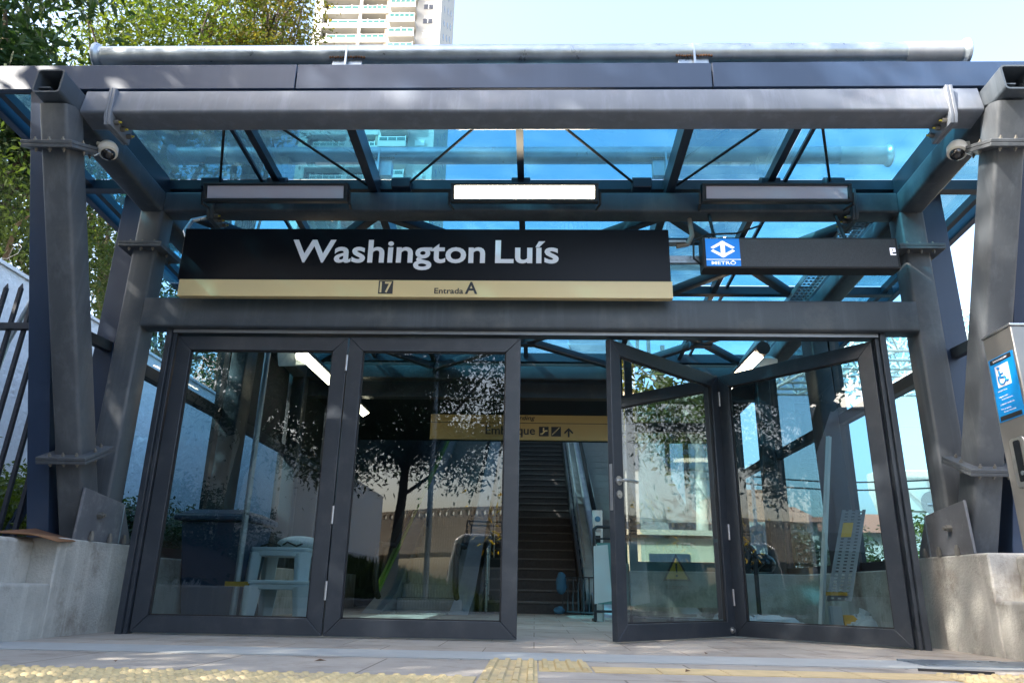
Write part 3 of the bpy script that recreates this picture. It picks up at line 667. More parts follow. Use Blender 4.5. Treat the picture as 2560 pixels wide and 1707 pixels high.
# conduits at the sign ends
m_ = MB(); m_.path([(-2.72, -.05, 3.3), (-2.86, -.15, 3.2), (-2.88, -.2, 3.08), (-2.83, -.21, 2.98)], .018, 8)
tag(obj('conduit', m_, GALV), 'grey flexible conduit curling behind the left end of the name sign', 'conduit')
m_ = MB(); m_.path([(1.27, .0, 3.3), (1.27, -.06, 3.12), (1.22, -.1, 3.02), (1.13, -.1, 3.0)], .020, 8)
tag(obj('conduit', m_, pbr('old_conduit', (.3, .27, .24), .6)), 'brownish bent conduit between the name sign and the LED display', 'conduit')
m_ = MB(); m_.box(1.05, 1.32, -.14, -.10, 2.84, 2.90); m_.box(1.05, 1.2, -.14, -.06, 3.02, 3.04)
for k in range(6): m_.box(1.07+k*.04, 1.09+k*.04, -.146, -.139, 2.86, 2.88)
tag(obj('mounting_rail', m_, GALV), 'slotted metal rail holding the right end of the name sign', 'rail')

# ------------------------------------------------------------------ intercom post at the right
KX, KY0, KY1, KH = 2.375, -2.02, -1.78, 1.645
t = thing('intercom_post', 'stainless steel intercom post with blue wheelchair panel by the right column', 'intercom', (KX+.12, -1.9, 0))
m_ = MB(); m_.poly([(KX, KY0, 0), (KX, KY1, 0), (KX+.24, KY1, 0), (KX+.24, KY0, 0)], (0, 0, KH)); obj('post_body', m_, pbr('dull_post_steel', (.26, .255, .245), .38, .6, var=.06, vscale=5), t, bevel=.006)
m_ = MB(); m_.box(KX-.006, KX+.246, KY0-.006, KY1+.006, KH-.001, KH+.012); obj('post_cap', m_, INOX, t, bevel=.003)
m_ = MB(); m_.box(KX+.11, KX+.114, KY0-.0025, KY0-.0005, .05, KH-.02); obj('door_seam', m_, BLACK, t)
PB = pbr('panel_blue', (0.0, 0.26, 0.68), 0.4)
# panel lies on the face x = KX; reading direction runs towards the viewer (-y), i.e. right = -y
def kp(a, z, d=.003): return (KX-d, KY1-.018-a*1.1, z)
m_ = MB(); m_.poly([kp(0, 1.195, .0005), kp(.185, 1.195, .0005), kp(.185, 1.522, .0005), kp(0, 1.522, .0005)], (-.0025, 0, 0)); pn = obj('instruction_panel', m_, PB, t)
rt = (0, -1, 0)
m_ = MB()
for z0, z1 in ((1.200, 1.222), (1.494, 1.517)): m_ = MB(); m_.poly([kp(.012, z0), kp(.170, z0), kp(.170, z1), kp(.012, z1)], (-.0015, 0, 0)); obj('panel_bar', m_, INK, pn)
m_ = MB(); m_.poly([kp(.04, 1.365), kp(.14, 1.365), kp(.14, 1.477), kp(.04, 1.477)], (-.0015, 0, 0)); obj('pictogram_field', m_, LETTER, pn)
def kk(a, z): return kp(a, z, .0075)
m_ = MB()
cxk, czk, rk = .083, 1.402, .026
m_.path([kk(cxk+rk*math.cos(R(w_)), czk+rk*math.sin(R(w_))) for w_ in range(135, 391, 16)], .0035, 6)
m_.path([kk(.070, 1.447), kk(.074, 1.412), kk(.103, 1.410), kk(.116, 1.385), kk(.127, 1.389)], .0042, 6); m_.path([kk(.073, 1.430), kk(.097, 1.430)], .0035, 6); m_.ball(kk(.069, 1.463), .0075, 10, 6)
obj('wheelchair_pictogram', m_, PB, pn)
obj('panel_title', lettering('Intercomunicador', kp(.090, 1.5005, .0047), rt, width=.115, cap=.012, align='CENTER', depth=.001), LETTER, pn)
for s, a, z in (('Instruções de uso', .03, 1.345), ('1. Aperte o botão', .03, 1.315), ('do intercomunicador.', .046, 1.300), ('2. Aguarde o atendimento.', .03, 1.276), ('3. Ao ser atendido,', .03, 1.252), ('fale com o funcionário.', .046, 1.237)):
    obj('panel_text_line', lettering(s, kp(a, z, .003), rt, cap=.0075, depth=.001), LETTER, pn)
m_ = MB(); m_.prof((KX-.0005, KY1-.12, .98), (KX-.006, KY1-.12, .98), rrect(.115, .24, .02)); fp = obj('call_plate', m_, INOX, t, bevel=.002)
m_ = MB(); m_.prof((KX-.006, KY1-.12, .985), (KX-.009, KY1-.12, .985), rrect(.05, .20, .008)); obj('call_window', m_, LENS, fp)
m_ = MB(); m_.cyl((KX-.009, KY1-.13, .925), (KX-.014, KY1-.13, .925), .011, n=16); obj('call_button', m_, GALV, fp)

# ------------------------------------------------------------------ stair hall behind the lobby
HALL = thing('stair_hall', 'dark roofed hall over the stairs at the back of the lobby', 'hall', (0, 10, 0))
RUN, RISE, FY = 0.34, 0.172, 6.5
NST = 30
def zst(y): return max(0.0, (y-FY)*RISE/RUN)
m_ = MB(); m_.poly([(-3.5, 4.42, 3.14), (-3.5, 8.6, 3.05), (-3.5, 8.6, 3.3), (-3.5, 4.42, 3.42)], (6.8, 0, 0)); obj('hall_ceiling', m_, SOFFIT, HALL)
def zh(y): return 3.2+zst(y-2)
for k in range(6):
    y0 = 8.6+k*2.55; y1 = y0+2.5
    for x0, x1 in ((-3.5, -1.2), (-1.15, 1.1), (1.15, 3.3)):
        m_ = MB(); m_.quad((x0, y0, zh(y0)), (x1, y0, zh(y0)), (x1, y1, zh(y1)), (x0, y1, zh(y1))); obj('added_hall_roof_pane', m_, HALLGLASS, HALL, smooth=False)  # unseen glazing, added to bring daylight down onto the steps
    m_ = MB(); m_.bar((-3.5, y1+.03, zh(y1)-.12), (3.3, y1+.03, zh(y1)-.12), .1, .2); obj('hall_beam', m_, STEELD, HALL)
for x in (-3.5, 3.2):
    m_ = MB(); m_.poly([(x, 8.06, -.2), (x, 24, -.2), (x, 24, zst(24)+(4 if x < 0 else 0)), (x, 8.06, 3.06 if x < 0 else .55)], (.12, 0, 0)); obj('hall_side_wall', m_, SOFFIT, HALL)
    for k in range(7 if x > 0 else 0):
        y0 = 8.1+k*2.2; y1 = y0+2.1; m_ = MB(); m_.quad((x, y0, max(.55, zst(y0)-.1)), (x, y1, max(.55, zst(y1)-.1)), (x, y1, zst(y1-2)+3.3), (x, y0, zst(y0-2)+3.3)); obj('added_hall_side_pane', m_, SIDEGLASS, HALL, smooth=False)  # glazing added on the right to brighten the stair hall
        m_ = MB(); m_.bar((x, y1+.05, zst(y1)-.2), (x, y1+.05, zst(y1)+3.3), .1, .1, up=(1, 0, 0)); obj('hall_mullion', m_, STEELD, HALL)
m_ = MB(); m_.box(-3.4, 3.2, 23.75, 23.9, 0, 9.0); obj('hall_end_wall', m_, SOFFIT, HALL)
m_ = MB(); m_.bar((-3.3, 4.50, 3.02), (3.1, 4.50, 3.02), .16, .3); obj('hall_beam', m_, STEELD, HALL)

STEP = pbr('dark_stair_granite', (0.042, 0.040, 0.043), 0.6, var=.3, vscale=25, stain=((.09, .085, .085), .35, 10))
t = thing('staircase', 'wide dark granite stairs climbing from the lobby between the escalators', 'stairs', (0, FY, 0))
NOSE = pbr('stair_nosing', (0.12, 0.115, 0.115), 0.6, var=.2, vscale=12)
for k in range(NST):
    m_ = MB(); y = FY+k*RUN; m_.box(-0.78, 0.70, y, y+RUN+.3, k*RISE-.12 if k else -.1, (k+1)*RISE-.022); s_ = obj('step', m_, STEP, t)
    m_ = MB(); m_.box(-0.78, 0.70, y-.022, y+RUN, (k+1)*RISE-.020, (k+1)*RISE+.008); obj('step_tread', m_, NOSE, s_)
for x in (-0.82, 0.74):
    m_ = MB(); m_.bar((x, FY-.1, .12), (x, FY+NST*RUN, NST*RISE+.16), .05, .34); obj('stringer', m_, pbr('grey_stringer', (.14, .15, .16), .5, .3, var=.1, vscale=4), t)
m_ = MB(); m_.path([(-.72, FY-.35, .03), (-.72, FY-.35, .92), (-.72, FY, .98), (-.72, FY+NST*RUN, NST*RISE+.98)], .02, 8)
for k in range(0, NST, 4): m_.cyl((-.72, FY+k*RUN+.2, k*RISE), (-.72, FY+k*RUN+.2, k*RISE+1.02), .012, n=6)
obj('handrail', m_, INOX, t)

ESCG = pbr('escalator_step_metal', (0.36, 0.39, 0.41), 0.5, .3, var=.1, vscale=20)
DECK = pbr('escalator_deck', (0.45, 0.48, 0.50), 0.4, .4, var=.12, vscale=6)
BGLASS = glassy('balustrade_glass', (0.55, 0.66, 0.64), 0.05)
GREEN = pbr('lime_edge_trim', (0.30, 0.60, 0.06), 0.4)
def escalator(xc, label, green=None, base=5.2):
    t = thing('escalator', label, 'escalator', (xc, FY, 0), 'escalators beside the stairs')
    w = .46; sl = RISE/RUN
    L_ = NST*RUN
    m_ = MB(); m_.box(xc-w, xc+w, base, FY-.1, -.02, .022); obj('landing_plate', m_, INOX, t)
    for k in range(24):
        y = FY+k*.42; z = (k+1)*.42*sl-.02
        m_ = MB(); m_.box(xc-w, xc+w, y, y+.46, z-.25, z)
        m_.box(xc-w, xc+w, y-.012, y+.01, z-.012, z+.004)
        for q in range(20): x = xc-w+.02+q*.045; m_.box(x, x+.02, y-.010, y+.004, z-.19, z-.02)
        st_ = obj('escalator_step', m_, ESCG, t); m_ = MB(); m_.box(xc-w, xc+w, y-.004, y+.03, z-.252, z-.205); obj('step_gap', m_, BLACK, st_)
    for s in (-1, 1):
        x = xc+s*(w+.10)
        m_ = MB(); m_.poly([(x-s*.09, base+.1, 0), (x-s*.09, FY, .28), (x-s*.09, FY+L_, L_*sl+.28), (x-s*.09, FY+L_, L_*sl-.5), (x-s*.09, FY+.6, -.1), (x-s*.09, base+.1, -.1)], (s*.27, 0, 0)); obj('balustrade_deck', m_, DECK, t)
        m_ = MB(); m_.quad((x, base+.25, .2), (x, FY+L_, L_*sl+.26), (x, FY+L_, L_*sl+.98), (x, base+.25+.3, .92)); obj('balustrade_glass', m_, BGLASS, t, smooth=False)
        m_ = MB(); pts = [(x, base+.3, .22), (x, base+.12, .30), (x, base+.02, .50), (x, base+.06, .75), (x, base+.24, .93), (x, FY, .97), (x, FY+.5, 1.06+.12), (x, FY+L_, L_*sl+1.02)]
        m_.path(pts, .042, 8); obj('handrail', m_, BLACK, t)
        if green and s == green:
            m_ = MB(); m_.bar((x+s*.02, base+.3, .30), (x+s*.02, FY+L_, L_*sl+.42), .07, .07); obj('edge_trim', m_, GREEN, t)
    return t
escalator(-1.66, 'left escalator with lime green edge strip behind the closed glass doors', green=-1)
escalator(1.62, 'right escalator with ribbed grey steps beside the stairs')
# unfinished steel frame between the stairs and the right escalator
m_ = MB()
for k in range(26):
    y = FY+.1+k*.36; z = zst(y)+.35; m_.box(.80, .96, y, y+.03, z-.25, z+.25)
    m_.box(.79, .97, y-.02, y+.10, z+.12, z+.15)
m_.bar((.80, FY, .72), (.80, FY+9.8, 9.8*RISE/RUN+.72), .03, .05); m_.bar((.96, FY, .62), (.96, FY+9.8, 9.8*RISE/RUN+.62), .03, .05)
tag(obj('truss_side_frame', m_, pbr('pale_truss_steel', (.50, .55, .56), .5, .2, var=.15, vscale=6)), 'bare steel bracket frame running up between the stairs and the right escalator', 'steel frame')
# escalator signal pedestal
t = thing('escalator_pedestal', 'pale steel pedestal with round blue signal in front of the right escalator', 'pedestal', (.785, 4.0, 0))
m_ = MB(); m_.prof((.785, 4.0, 0), (.785, 4.0, 1.31), rrect(.125, .09, .03)); obj('post_body', m_, pbr('pale_steel', (.6, .61, .6), .4, .4), t)
m_ = MB(); m_.cyl((.785, 3.955, 1.20), (.785, 3.948, 1.20), .036, n=20); obj('signal_lamp', m_, pbr('signal_blue', (.03, .12, .2), .3), t)
m_ = MB(); m_.box(.757, .813, 3.950, 3.956, 1.05, 1.11); obj('button_plate', m_, INOX, t)
m_ = MB(); m_.box(.755, .815, 3.950, 3.956, .90, 1.0); m_.box(.77, .80, 3.945, 3.951, .92, .95); obj('key_switch', m_, BLACK, t)

# ------------------------------------------------------------------ boarding sign
t = thing('boarding_sign', 'yellow boarding sign with escalator and stairs pictograms hanging in the lobby', 'sign', (0, 5, 2.57))
SY = 5.0
m_ = MB(); m_.box(-1.53, 1.62, SY, SY+.06, 2.392, 2.632); m_.box(-1.53, 1.62, SY, SY+.06, 2.642, 2.755); obj('sign_board', m_, pbr('boarding_yellow', (.40, .29, .115), .4), t)
m_ = MB(); m_.box(-1.53, 1.62, SY+.002, SY+.058, 2.632, 2.642); obj('divider_line', m_, INK, t)
obj('sign_lettering', lettering('Embarque', (-.724, SY-.001, 2.470), width=.716, cap=.122, weight=.012, depth=.003), INK, t)
obj('sign_lettering', lettering('Boarding', (-.008, SY-.001, 2.684), cap=.064, width=.40, shear=.25, weight=.008, align='RIGHT', depth=.003), INK, t)
for x in (.049, .227):
    m_ = MB(); m_.box(x, x+.139, SY-.004, SY-.0005, 2.447, 2.586); bx = obj('pictogram_tile', m_, INK, t)
    q = MB(); yy = SY-.006
    if x < .1:
        q.path([(x+.02, yy, 2.478), (x+.045, yy, 2.478), (x+.09, yy, 2.525), (x+.122, yy, 2.525)], .011, 6); q.ball((x+.066, yy, 2.562), .010, 8, 6); q.bar((x+.066, yy, 2.52), (x+.066, yy, 2.552), .022, .008, up=(0, 1, 0))
    else:
        P = []; 
        for k in range(6): P += [(x+.018+k*.0175, yy, 2.466+k*.0175), (x+.018+k*.0175, yy, 2.466+(k+1)*.0175)]
        P.append((x+.018+6*.0175, yy, 2.466+6*.0175)); q.path(P, .0042, 5)
    obj('pictogram', q, YELLOW, bx)
m_ = MB(); X = .477; m_.box(X-.012, X+.012, SY-.004, SY-.0005, 2.437, 2.56)
for s in (-1, 1): m_.poly([(X, SY-.0042, 2.572), (X, SY-.0042, 2.540), (X+s*.055, SY-.0042, 2.485), (X+s*.067, SY-.0042, 2.505)], (0, .003, 0))
obj('arrow', m_, INK, t)
for x in (-1.1, 1.2):
    m_ = MB(); m_.cyl((x, SY+.03, 2.75), (x, SY+.03, 3.12), .012, n=8); obj('hanger_rod', m_, STEELD, t)

# ------------------------------------------------------------------ fixtures and things in the lobby
WARM2 = emit('lit_tube', (1.0, .80, .55), 5.0)
def sidelamp(x, y0, y1, z0, z1, s, label):
    t = thing('linear_lamp', label, 'light', (x, (y0+y1)/2, z0), 'lit linear lamps along the lobby sides')
    m_ = MB(); m_.prof((x, y0-.03, z0), (x, y1, z1), [(.07*math.cos(R(a)), .07*math.sin(R(a))) for a in range(0, 360, 24)]); obj('lamp_housing', m_, BLACK, t)
    n_ = Vector((s*.6, 0, -.8)).normalized(); d = Vector((0, y1-y0, z1-z0)).normalized(); w = n_.cross(d)
    P = [Vector((x, y0, z0))+n_*.073-w*.052, Vector((x, y0, z0))+n_*.073+w*.052, Vector((x, y1-.03, z1))+n_*.073+w*.052, Vector((x, y1-.03, z1))+n_*.073-w*.052]
    m_ = MB(); m_.poly(P, n_*.004); obj('diffuser', m_, WARM2, t)
sidelamp(-2.52, 1.75, 5.0, 2.73, 2.79, .9, 'lit linear lamp seen through the left door leaf')
sidelamp(2.33, 1.75, 3.6, 2.74, 2.75, -.9, 'lit linear lamp seen behind the right folded leaf')
for x, y, z, lab, s in ((-2.66, 2.0, 2.66, 'white loudspeaker under the left beam behind the glass', 1), (2.62, 2.6, 2.80, 'white loudspeaker box under the right beam behind the folded doors', -1)):
    t = thing('loudspeaker', lab, 'speaker', (x, y, z))
    m_ = MB(); m_.prof((x, y-.1, z-.02), (x+s*.02, y+.1, z+.06), rrect(.2, .17, .02), poly1=rrect(.24, .2, .02)); obj('speaker_body', m_, WHITEP, t, bevel=.004)
    m_ = MB(); m_.bar((x, y+.05, z+.10), (x, y+.05, 3.2), .03, .03); obj('bracket', m_, STEELD, t)
# navy wheeled bin
t = thing('wheeled_bin', 'navy blue plastic wheeled bin behind the left glass leaf', 'bin', (-2.86, 1.45, 0))
NAVY = pbr('navy_plastic', (0.02, 0.05, 0.10), 0.5, var=.08, vscale=6)
def frust(cx, cy, z0, z1, a0, b0, a1, b1):
    m_ = MB(); P = [(cx-a0, cy-b0, z0), (cx+a0, cy-b0, z0), (cx+a0, cy+b0, z0), (cx-a0, cy+b0, z0), (cx-a1, cy-b1, z1), (cx+a1, cy-b1, z1), (cx+a1, cy+b1, z1), (cx-a1, cy+b1, z1)]
    return m_.add(P, [(3, 2, 1, 0), (4, 5, 6, 7), (0, 1, 5, 4), (1, 2, 6, 5), (2, 3, 7, 6), (3, 0, 4, 7)])
obj('bin_body', frust(-2.86, 1.45, .06, .88, .22, .25, .30, .33), NAVY, t, bevel=.015)
q = frust(-2.86, 1.43, .882, .935, .35, .38, .345, .375); r_ = frust(-2.86, 1.43, .936, .985, .33, .36, .22, .26); q.add(r_.v, r_.f); obj('bin_lid', q, NAVY, t, bevel=.015)
for s in (-1, 1):
    m_ = MB(); m_.cyl((-2.86+s*.2, 1.68, .1), (-2.86+s*.26, 1.68, .1), .1, n=16); obj('wheel', m_, BLACK, t)
m_ = MB(); m_.path([(-3.08, 1.85, .90), (-3.08, 1.92, .93), (-2.64, 1.92, .93), (-2.64, 1.85, .90)], .016, 7); obj('bin_handle', m_, NAVY, t)
# plastic stools
def stool(cx, cy, z, ht, wd, label):
    t = thing('plastic_stool', label, 'stool', (cx, cy, z), 'white plastic stools behind the left leaf')
    m_ = MB(); m_.prof((cx, cy, z+ht-.03), (cx, cy, z+ht), rrect(wd, wd, .04)); m_.prof((cx, cy, z+ht-.075), (cx, cy, z+ht-.03), rrect(wd-.02, wd-.02, .04)); obj('seat', m_, WHITEP, t, bevel=.006)
    for sx in (-1, 1):
        for sy_ in (-1, 1):
            a = wd/2-.045; b_ = wd/2-.025
            m_ = MB(); m_.prof((cx+sx*b_, cy+sy_*b_, z), (cx+sx*a, cy+sy_*a, z+ht-.05), rrect(.075, .07, .012), poly1=rrect(.13, .11, .02)); obj('leg', m_, WHITEP, t)
    return t
stool(-2.16, 1.12, 0, .385, .50, 'front white plastic stool on the lobby floor'); stool(-2.34, 1.62, 0, .675, .54, 'tall white plastic stool table behind the front stool, bag on top')
m_ = MB(); m_.ball((-2.22, 1.6, .71), .18, 14, 8, (1.2, .9, .45), z0=-.6); tag(obj('folded_fabric_bag', m_, pbr('pale_fabric', (.42, .5, .5), .9, var=.2, vscale=9, bump=.5, bscale=14)), 'pale rounded bag lying on the tall white stool table', 'bag')
m_ = MB(); random.seed(3)
m_.path([(-2.55, 1.5, .687), (-2.42, 1.42, .715), (-2.36, 1.5, .69), (-2.28, 1.42, .725), (-2.2, 1.45, .69), (-2.14, 1.42, .71)], .008, 6)
tag(obj('black_cable', m_, BLACK), 'tangled black cable on the tall white stool table', 'cable')
# poles
m_ = MB(); m_.cyl((-2.55, 1.02, .0), (-2.53, 1.02, 3.1), .027, n=14); tag(obj('steel_pole', m_, GALV), 'thin galvanised pole standing behind the left glass leaf', 'pole')
m_ = MB(); m_.box(-2.64, -2.44, .99, 1.03, .33, .37); m_.box(-2.60, -2.52, .985, .99, .33, .36); tag(obj('yellow_bracket', m_, pbr('bracket_yellow', (.5, .3, .03), .6)), 'small yellow bracket at the foot of the galvanised pole', 'bracket')
m_ = MB(); m_.bar((2.40, 1.15, .02), (2.74, 1.35, 1.75), .035, .035); tag(obj('aluminium_bar', m_, pbr('pale_aluminium', (.5, .55, .56), .45, .5)), 'pale aluminium bar leaning inside behind the right folded leaf', 'bar')
m_ = MB()
P0, P1 = Vector((2.66, 1.35, .30)), Vector((2.95, 1.5, 1.10)); d = (P1-P0).normalized(); s_ = Vector((.16, -.06, 0)); n_ = d.cross(s_).normalized()
for k in range(28):
    c = P0+(P1-P0)*(k/28); c2 = P0+(P1-P0)*((k+.55)/28); m_.poly([c-s_/2, c+s_/2, c2+s_/2, c2-s_/2], n_*.003)
for e in (-.5, -.17, .17, .5):
    m_.poly([P0+s_*(e-.09), P0+s_*(e+.09), P1+s_*(e+.09), P1+s_*(e-.09)], n_*.0035)
m_.poly([P0-s_/2, P0-s_*.5+n_*.05, P1-s_*.5+n_*.05, P1-s_/2], s_.normalized()*.003)
tag(obj('perforated_tray', m_, pbr('dull_tray_steel', (.22, .24, .25), .45, .5, var=.15, vscale=8)), 'perforated metal tray leaning on the inner ledge behind the right leaf', 'tray')
c = P1-d*.13; m_ = MB(); m_.poly([c-s_*.42-n_*.003, c+s_*.08-n_*.003, c+s_*.08-d*.14-n_*.003, c-s_*.42-d*.14-n_*.003], n_*-.002); tag(obj('yellow_tag', m_, pbr('tag_yellow', (.70, .38, .01), .6)), 'yellow tag stuck on the leaning perforated tray', 'tag')
m_ = MB(); m_.box(2.50, 2.72, 1.3, 1.34, .345, .375); m_.box(2.50, 2.53, 1.298, 1.342, .376, .42); tag(obj('yellow_bracket', m_, MATS['bracket_yellow']), 'yellow angle bracket lying below the leaning perforated tray', 'bracket')
# black pipe guard and the clutter on the ledge
m_ = MB(); m_.path([(1.78, 2.0, .0), (1.78, 2.0, .80), (2.10, 2.05, .82), (2.16, 2.05, .74), (2.16, 2.05, .0)], .022, 9); m_.cyl((1.93, 2.02, 0), (1.93, 2.02, .81), .016, n=8)
tag(obj('pipe_guard', m_, STEELD), 'dark bent pipe guard standing behind the angled right leaf', 'guard rail')
m_ = MB(); m_.box(1.95, 3.1, 2.35, 2.75, .0, .54); tag(obj('concrete_ledge', m_, CONC, bevel=.01), 'low concrete ledge in the lobby behind the right doors', 'ledge')
m_ = MB(); m_.ball((2.35, 2.48, .64), .125, 16, 10, (1.1, 1, .85), z0=-.75); tag(obj('helmet', m_, pbr('black_helmet', (.012, .012, .014), .2)), 'black helmet resting on the inner concrete ledge', 'helmet')
m_ = MB(); m_.box(1.98, 2.2, 2.38, 2.6, .54, .60); m_.box(2.0, 2.32, 2.4, 2.5, .60, .63); tag(obj('tool_case', m_, BLACK), 'flat black case lying on the inner concrete ledge', 'case')
def bag(cx, cy, r, label, col):
    m_ = MB(); m_.ball((cx, cy, r*.45), r, 18, 12, (1.2, .9, .8), z0=-.55)
    rnd = random.Random(int(cx*100)); m_.v = [(x+rnd.uniform(-.018, .018), y+rnd.uniform(-.018, .018), max(.004, z+rnd.uniform(-.02, .02))) for x, y, z in m_.v]
    m_.cyl((cx, cy, r*1.1), (cx+.03, cy, r*1.45), .02, .05, n=9); tag(obj('plastic_bag', m_, pbr('bag'+str(col), (.55, .6, .62), .35, bump=.6, bscale=12)), label, 'bag')
bag(2.80, 1.25, .155, 'knotted white plastic bag on the floor behind the right leaf', 1)
bag(1.46, 1.5, .10, 'small crumpled plastic bag behind the folded door joint', 1)
m_ = MB(); m_.ball((2.0, 1.5, .05), .3, 18, 8, (1.5, .5, .35), z0=-.3); rnd = random.Random(5); m_.v = [(x+rnd.uniform(-.03, .03), y+rnd.uniform(-.02, .02), max(.003, z+rnd.uniform(-.02, .03))) for x, y, z in m_.v]
tag(obj('plastic_sheet', m_, MATS['bag1']), 'crumpled clear plastic sheet on the floor behind the right leaf', 'plastic sheet')
m_ = MB(); m_.box(2.50, 2.60, 1.15, 1.20, 0, .26); tag(obj('grey_board', m_, pbr('board_grey', (.3, .36, .4), .6)), 'narrow grey board standing on the floor behind the right leaf', 'board')
m_ = MB(); m_.poly([(2.62, 1.18, 0), (2.74, 1.18, 0), (2.74, 1.18, .15), (2.70, 1.18, .19), (2.62, 1.18, .19)], (0, .03, 0)); tag(obj('yellow_block', m_, MATS['tag_yellow']), 'small yellow block on the floor beside the grey board', 'block')
m_ = MB(); m_.path([(1.74, 1.25, 1.5), (1.80, 1.3, .98), (1.92, 1.35, .70), (2.08, 1.5, .60), (2.2, 2.1, .58), (2.28, 2.4, .57)], .007, 6); tag(obj('hanging_cable', m_, BLACK), 'thin black cable sagging down to the inner ledge behind the right leaf', 'cable')
m_ = MB(); m_.path([(1.8, 1.15, .015), (2.05, 1.3, .03), (2.4, 1.15, .02), (2.6, 1.35, .03), (2.75, 1.5, .02)], .010, 6); tag(obj('floor_cable', m_, BLACK), 'loose black cable on the floor between plastic bags', 'cable')
# banner barriers
TEAL = pbr('teal_banner', (0.10, 0.27, 0.27), 0.6, var=.1, vscale=3); WB = pbr('white_banner', (.55, .66, .68), .6)
def barrier(x0, x1, y, label, text, tri):
    t = thing('banner_barrier', label, 'barrier', ((x0+x1)/2, y, 0), 'folding barriers with teal banners')
    m_ = MB(); m_.path([(x0, y+.3, .02), (x0, y-.0, .02), (x0, y, 1.06), (x0+.04, y, 1.09), (x1-.04, y, 1.09), (x1, y, 1.06), (x1, y, .02), (x1, y+.3, .02)], .019, 8); m_.cyl((x0, y, .95), (x1, y, .95), .012, n=8); m_.cyl((x0, y, .12), (x1, y, .12), .014, n=8)
    obj('pipe_frame', m_, STEELD, t)
    m_ = MB(); m_.box(x0+.03, x1-.03, y-.03, y-.026, .20, .90); bn = obj('banner', m_, TEAL, t)
    m_ = MB(); m_.poly([(x0-.01, y-.032, .20), (x0+.20, y-.032, .24), (x0+.16, y-.032, .88), (x0-.01, y-.032, .86)], (0, .001, 0)); obj('banner_fold', m_, WB, bn)
    obj('banner_lettering', lettering(text, ((x0+x1)/2+.1, y-.0305, .80), cap=.055, width=.24, align='CENTER', weight=.02, depth=.002), INK, bn)
    if tri:
        c = (x0+x1)/2; m_ = MB()
        m_.poly([(c-.15, y-.034, .46), (c+.15, y-.034, .46), (c, y-.034, .74)], (0, .003, 0)); obj('warning_border', m_, INK, bn)
        m_ = MB(); m_.poly([(c-.118, y-.036, .479), (c+.118, y-.036, .479), (c, y-.036, .70)], (0, .003, 0)); obj('warning_triangle', m_, pbr('warning_yellow', (.72, .56, .02), .5), bn)
        m_ = MB(); m_.poly([(c-.012, y-.038, .64), (c+.012, y-.038, .64), (c+.007, y-.038, .545), (c-.007, y-.038, .545)], (0, .003, 0)); m_.cyl((c, y-.036, .515), (c, y-.039, .515), .013, n=12); obj('exclamation_mark', m_, INK, bn)
        for s, z, cp, wd_ in (('CAUTION', .845, .032, None), ('CUIDADO', .38, .035, None)):
            obj('banner_lettering', lettering(s, (c, y-.0305, z if s != 'CAUTION' else .752), cap=cp, width=wd_, align='CENTER', weight=.02, depth=.002), INK, bn)
barrier(.72, 1.62, 3.75, 'black pipe barrier with teal and white banner beside the escalator pedestal', 'TKE', False)
barrier(1.02, 2.0, 2.75, 'black pipe barrier with yellow warning triangle on its teal banner', 'TKE', True)
# ornamental low grille with a blue rag at the stair foot
m_ = MB()
for k in range(7): m_.cyl((.42+k*.075, 6.1-k*.06, .02), (.42+k*.075, 6.1-k*.06, .52), .010, n=6)
m_.bar((.40, 6.12, .53), (.90, 5.7, .53), .03, .02); m_.bar((.40, 6.12, .05), (.90, 5.7, .05), .03, .02)
tag(obj('low_grille', m_, STEELD), 'low dark metal grille at the right foot of the stairs', 'grille')
m_ = MB(); m_.ball((.40, 6.08, .45), .10, 12, 8, (.8, .5, 1.6)); m_.ball((.37, 6.02, .06), .08, 10, 6, (1, 1, .8), z0=-.6); rnd = random.Random(9); m_.v = [(x+rnd.uniform(-.015, .015), y, z) for x, y, z in m_.v]
tag(obj('blue_rag', m_, pbr('blue_cloth', (.04, .12, .2), .9)), 'blue cloth draped over the low grille by the stairs', 'cloth')

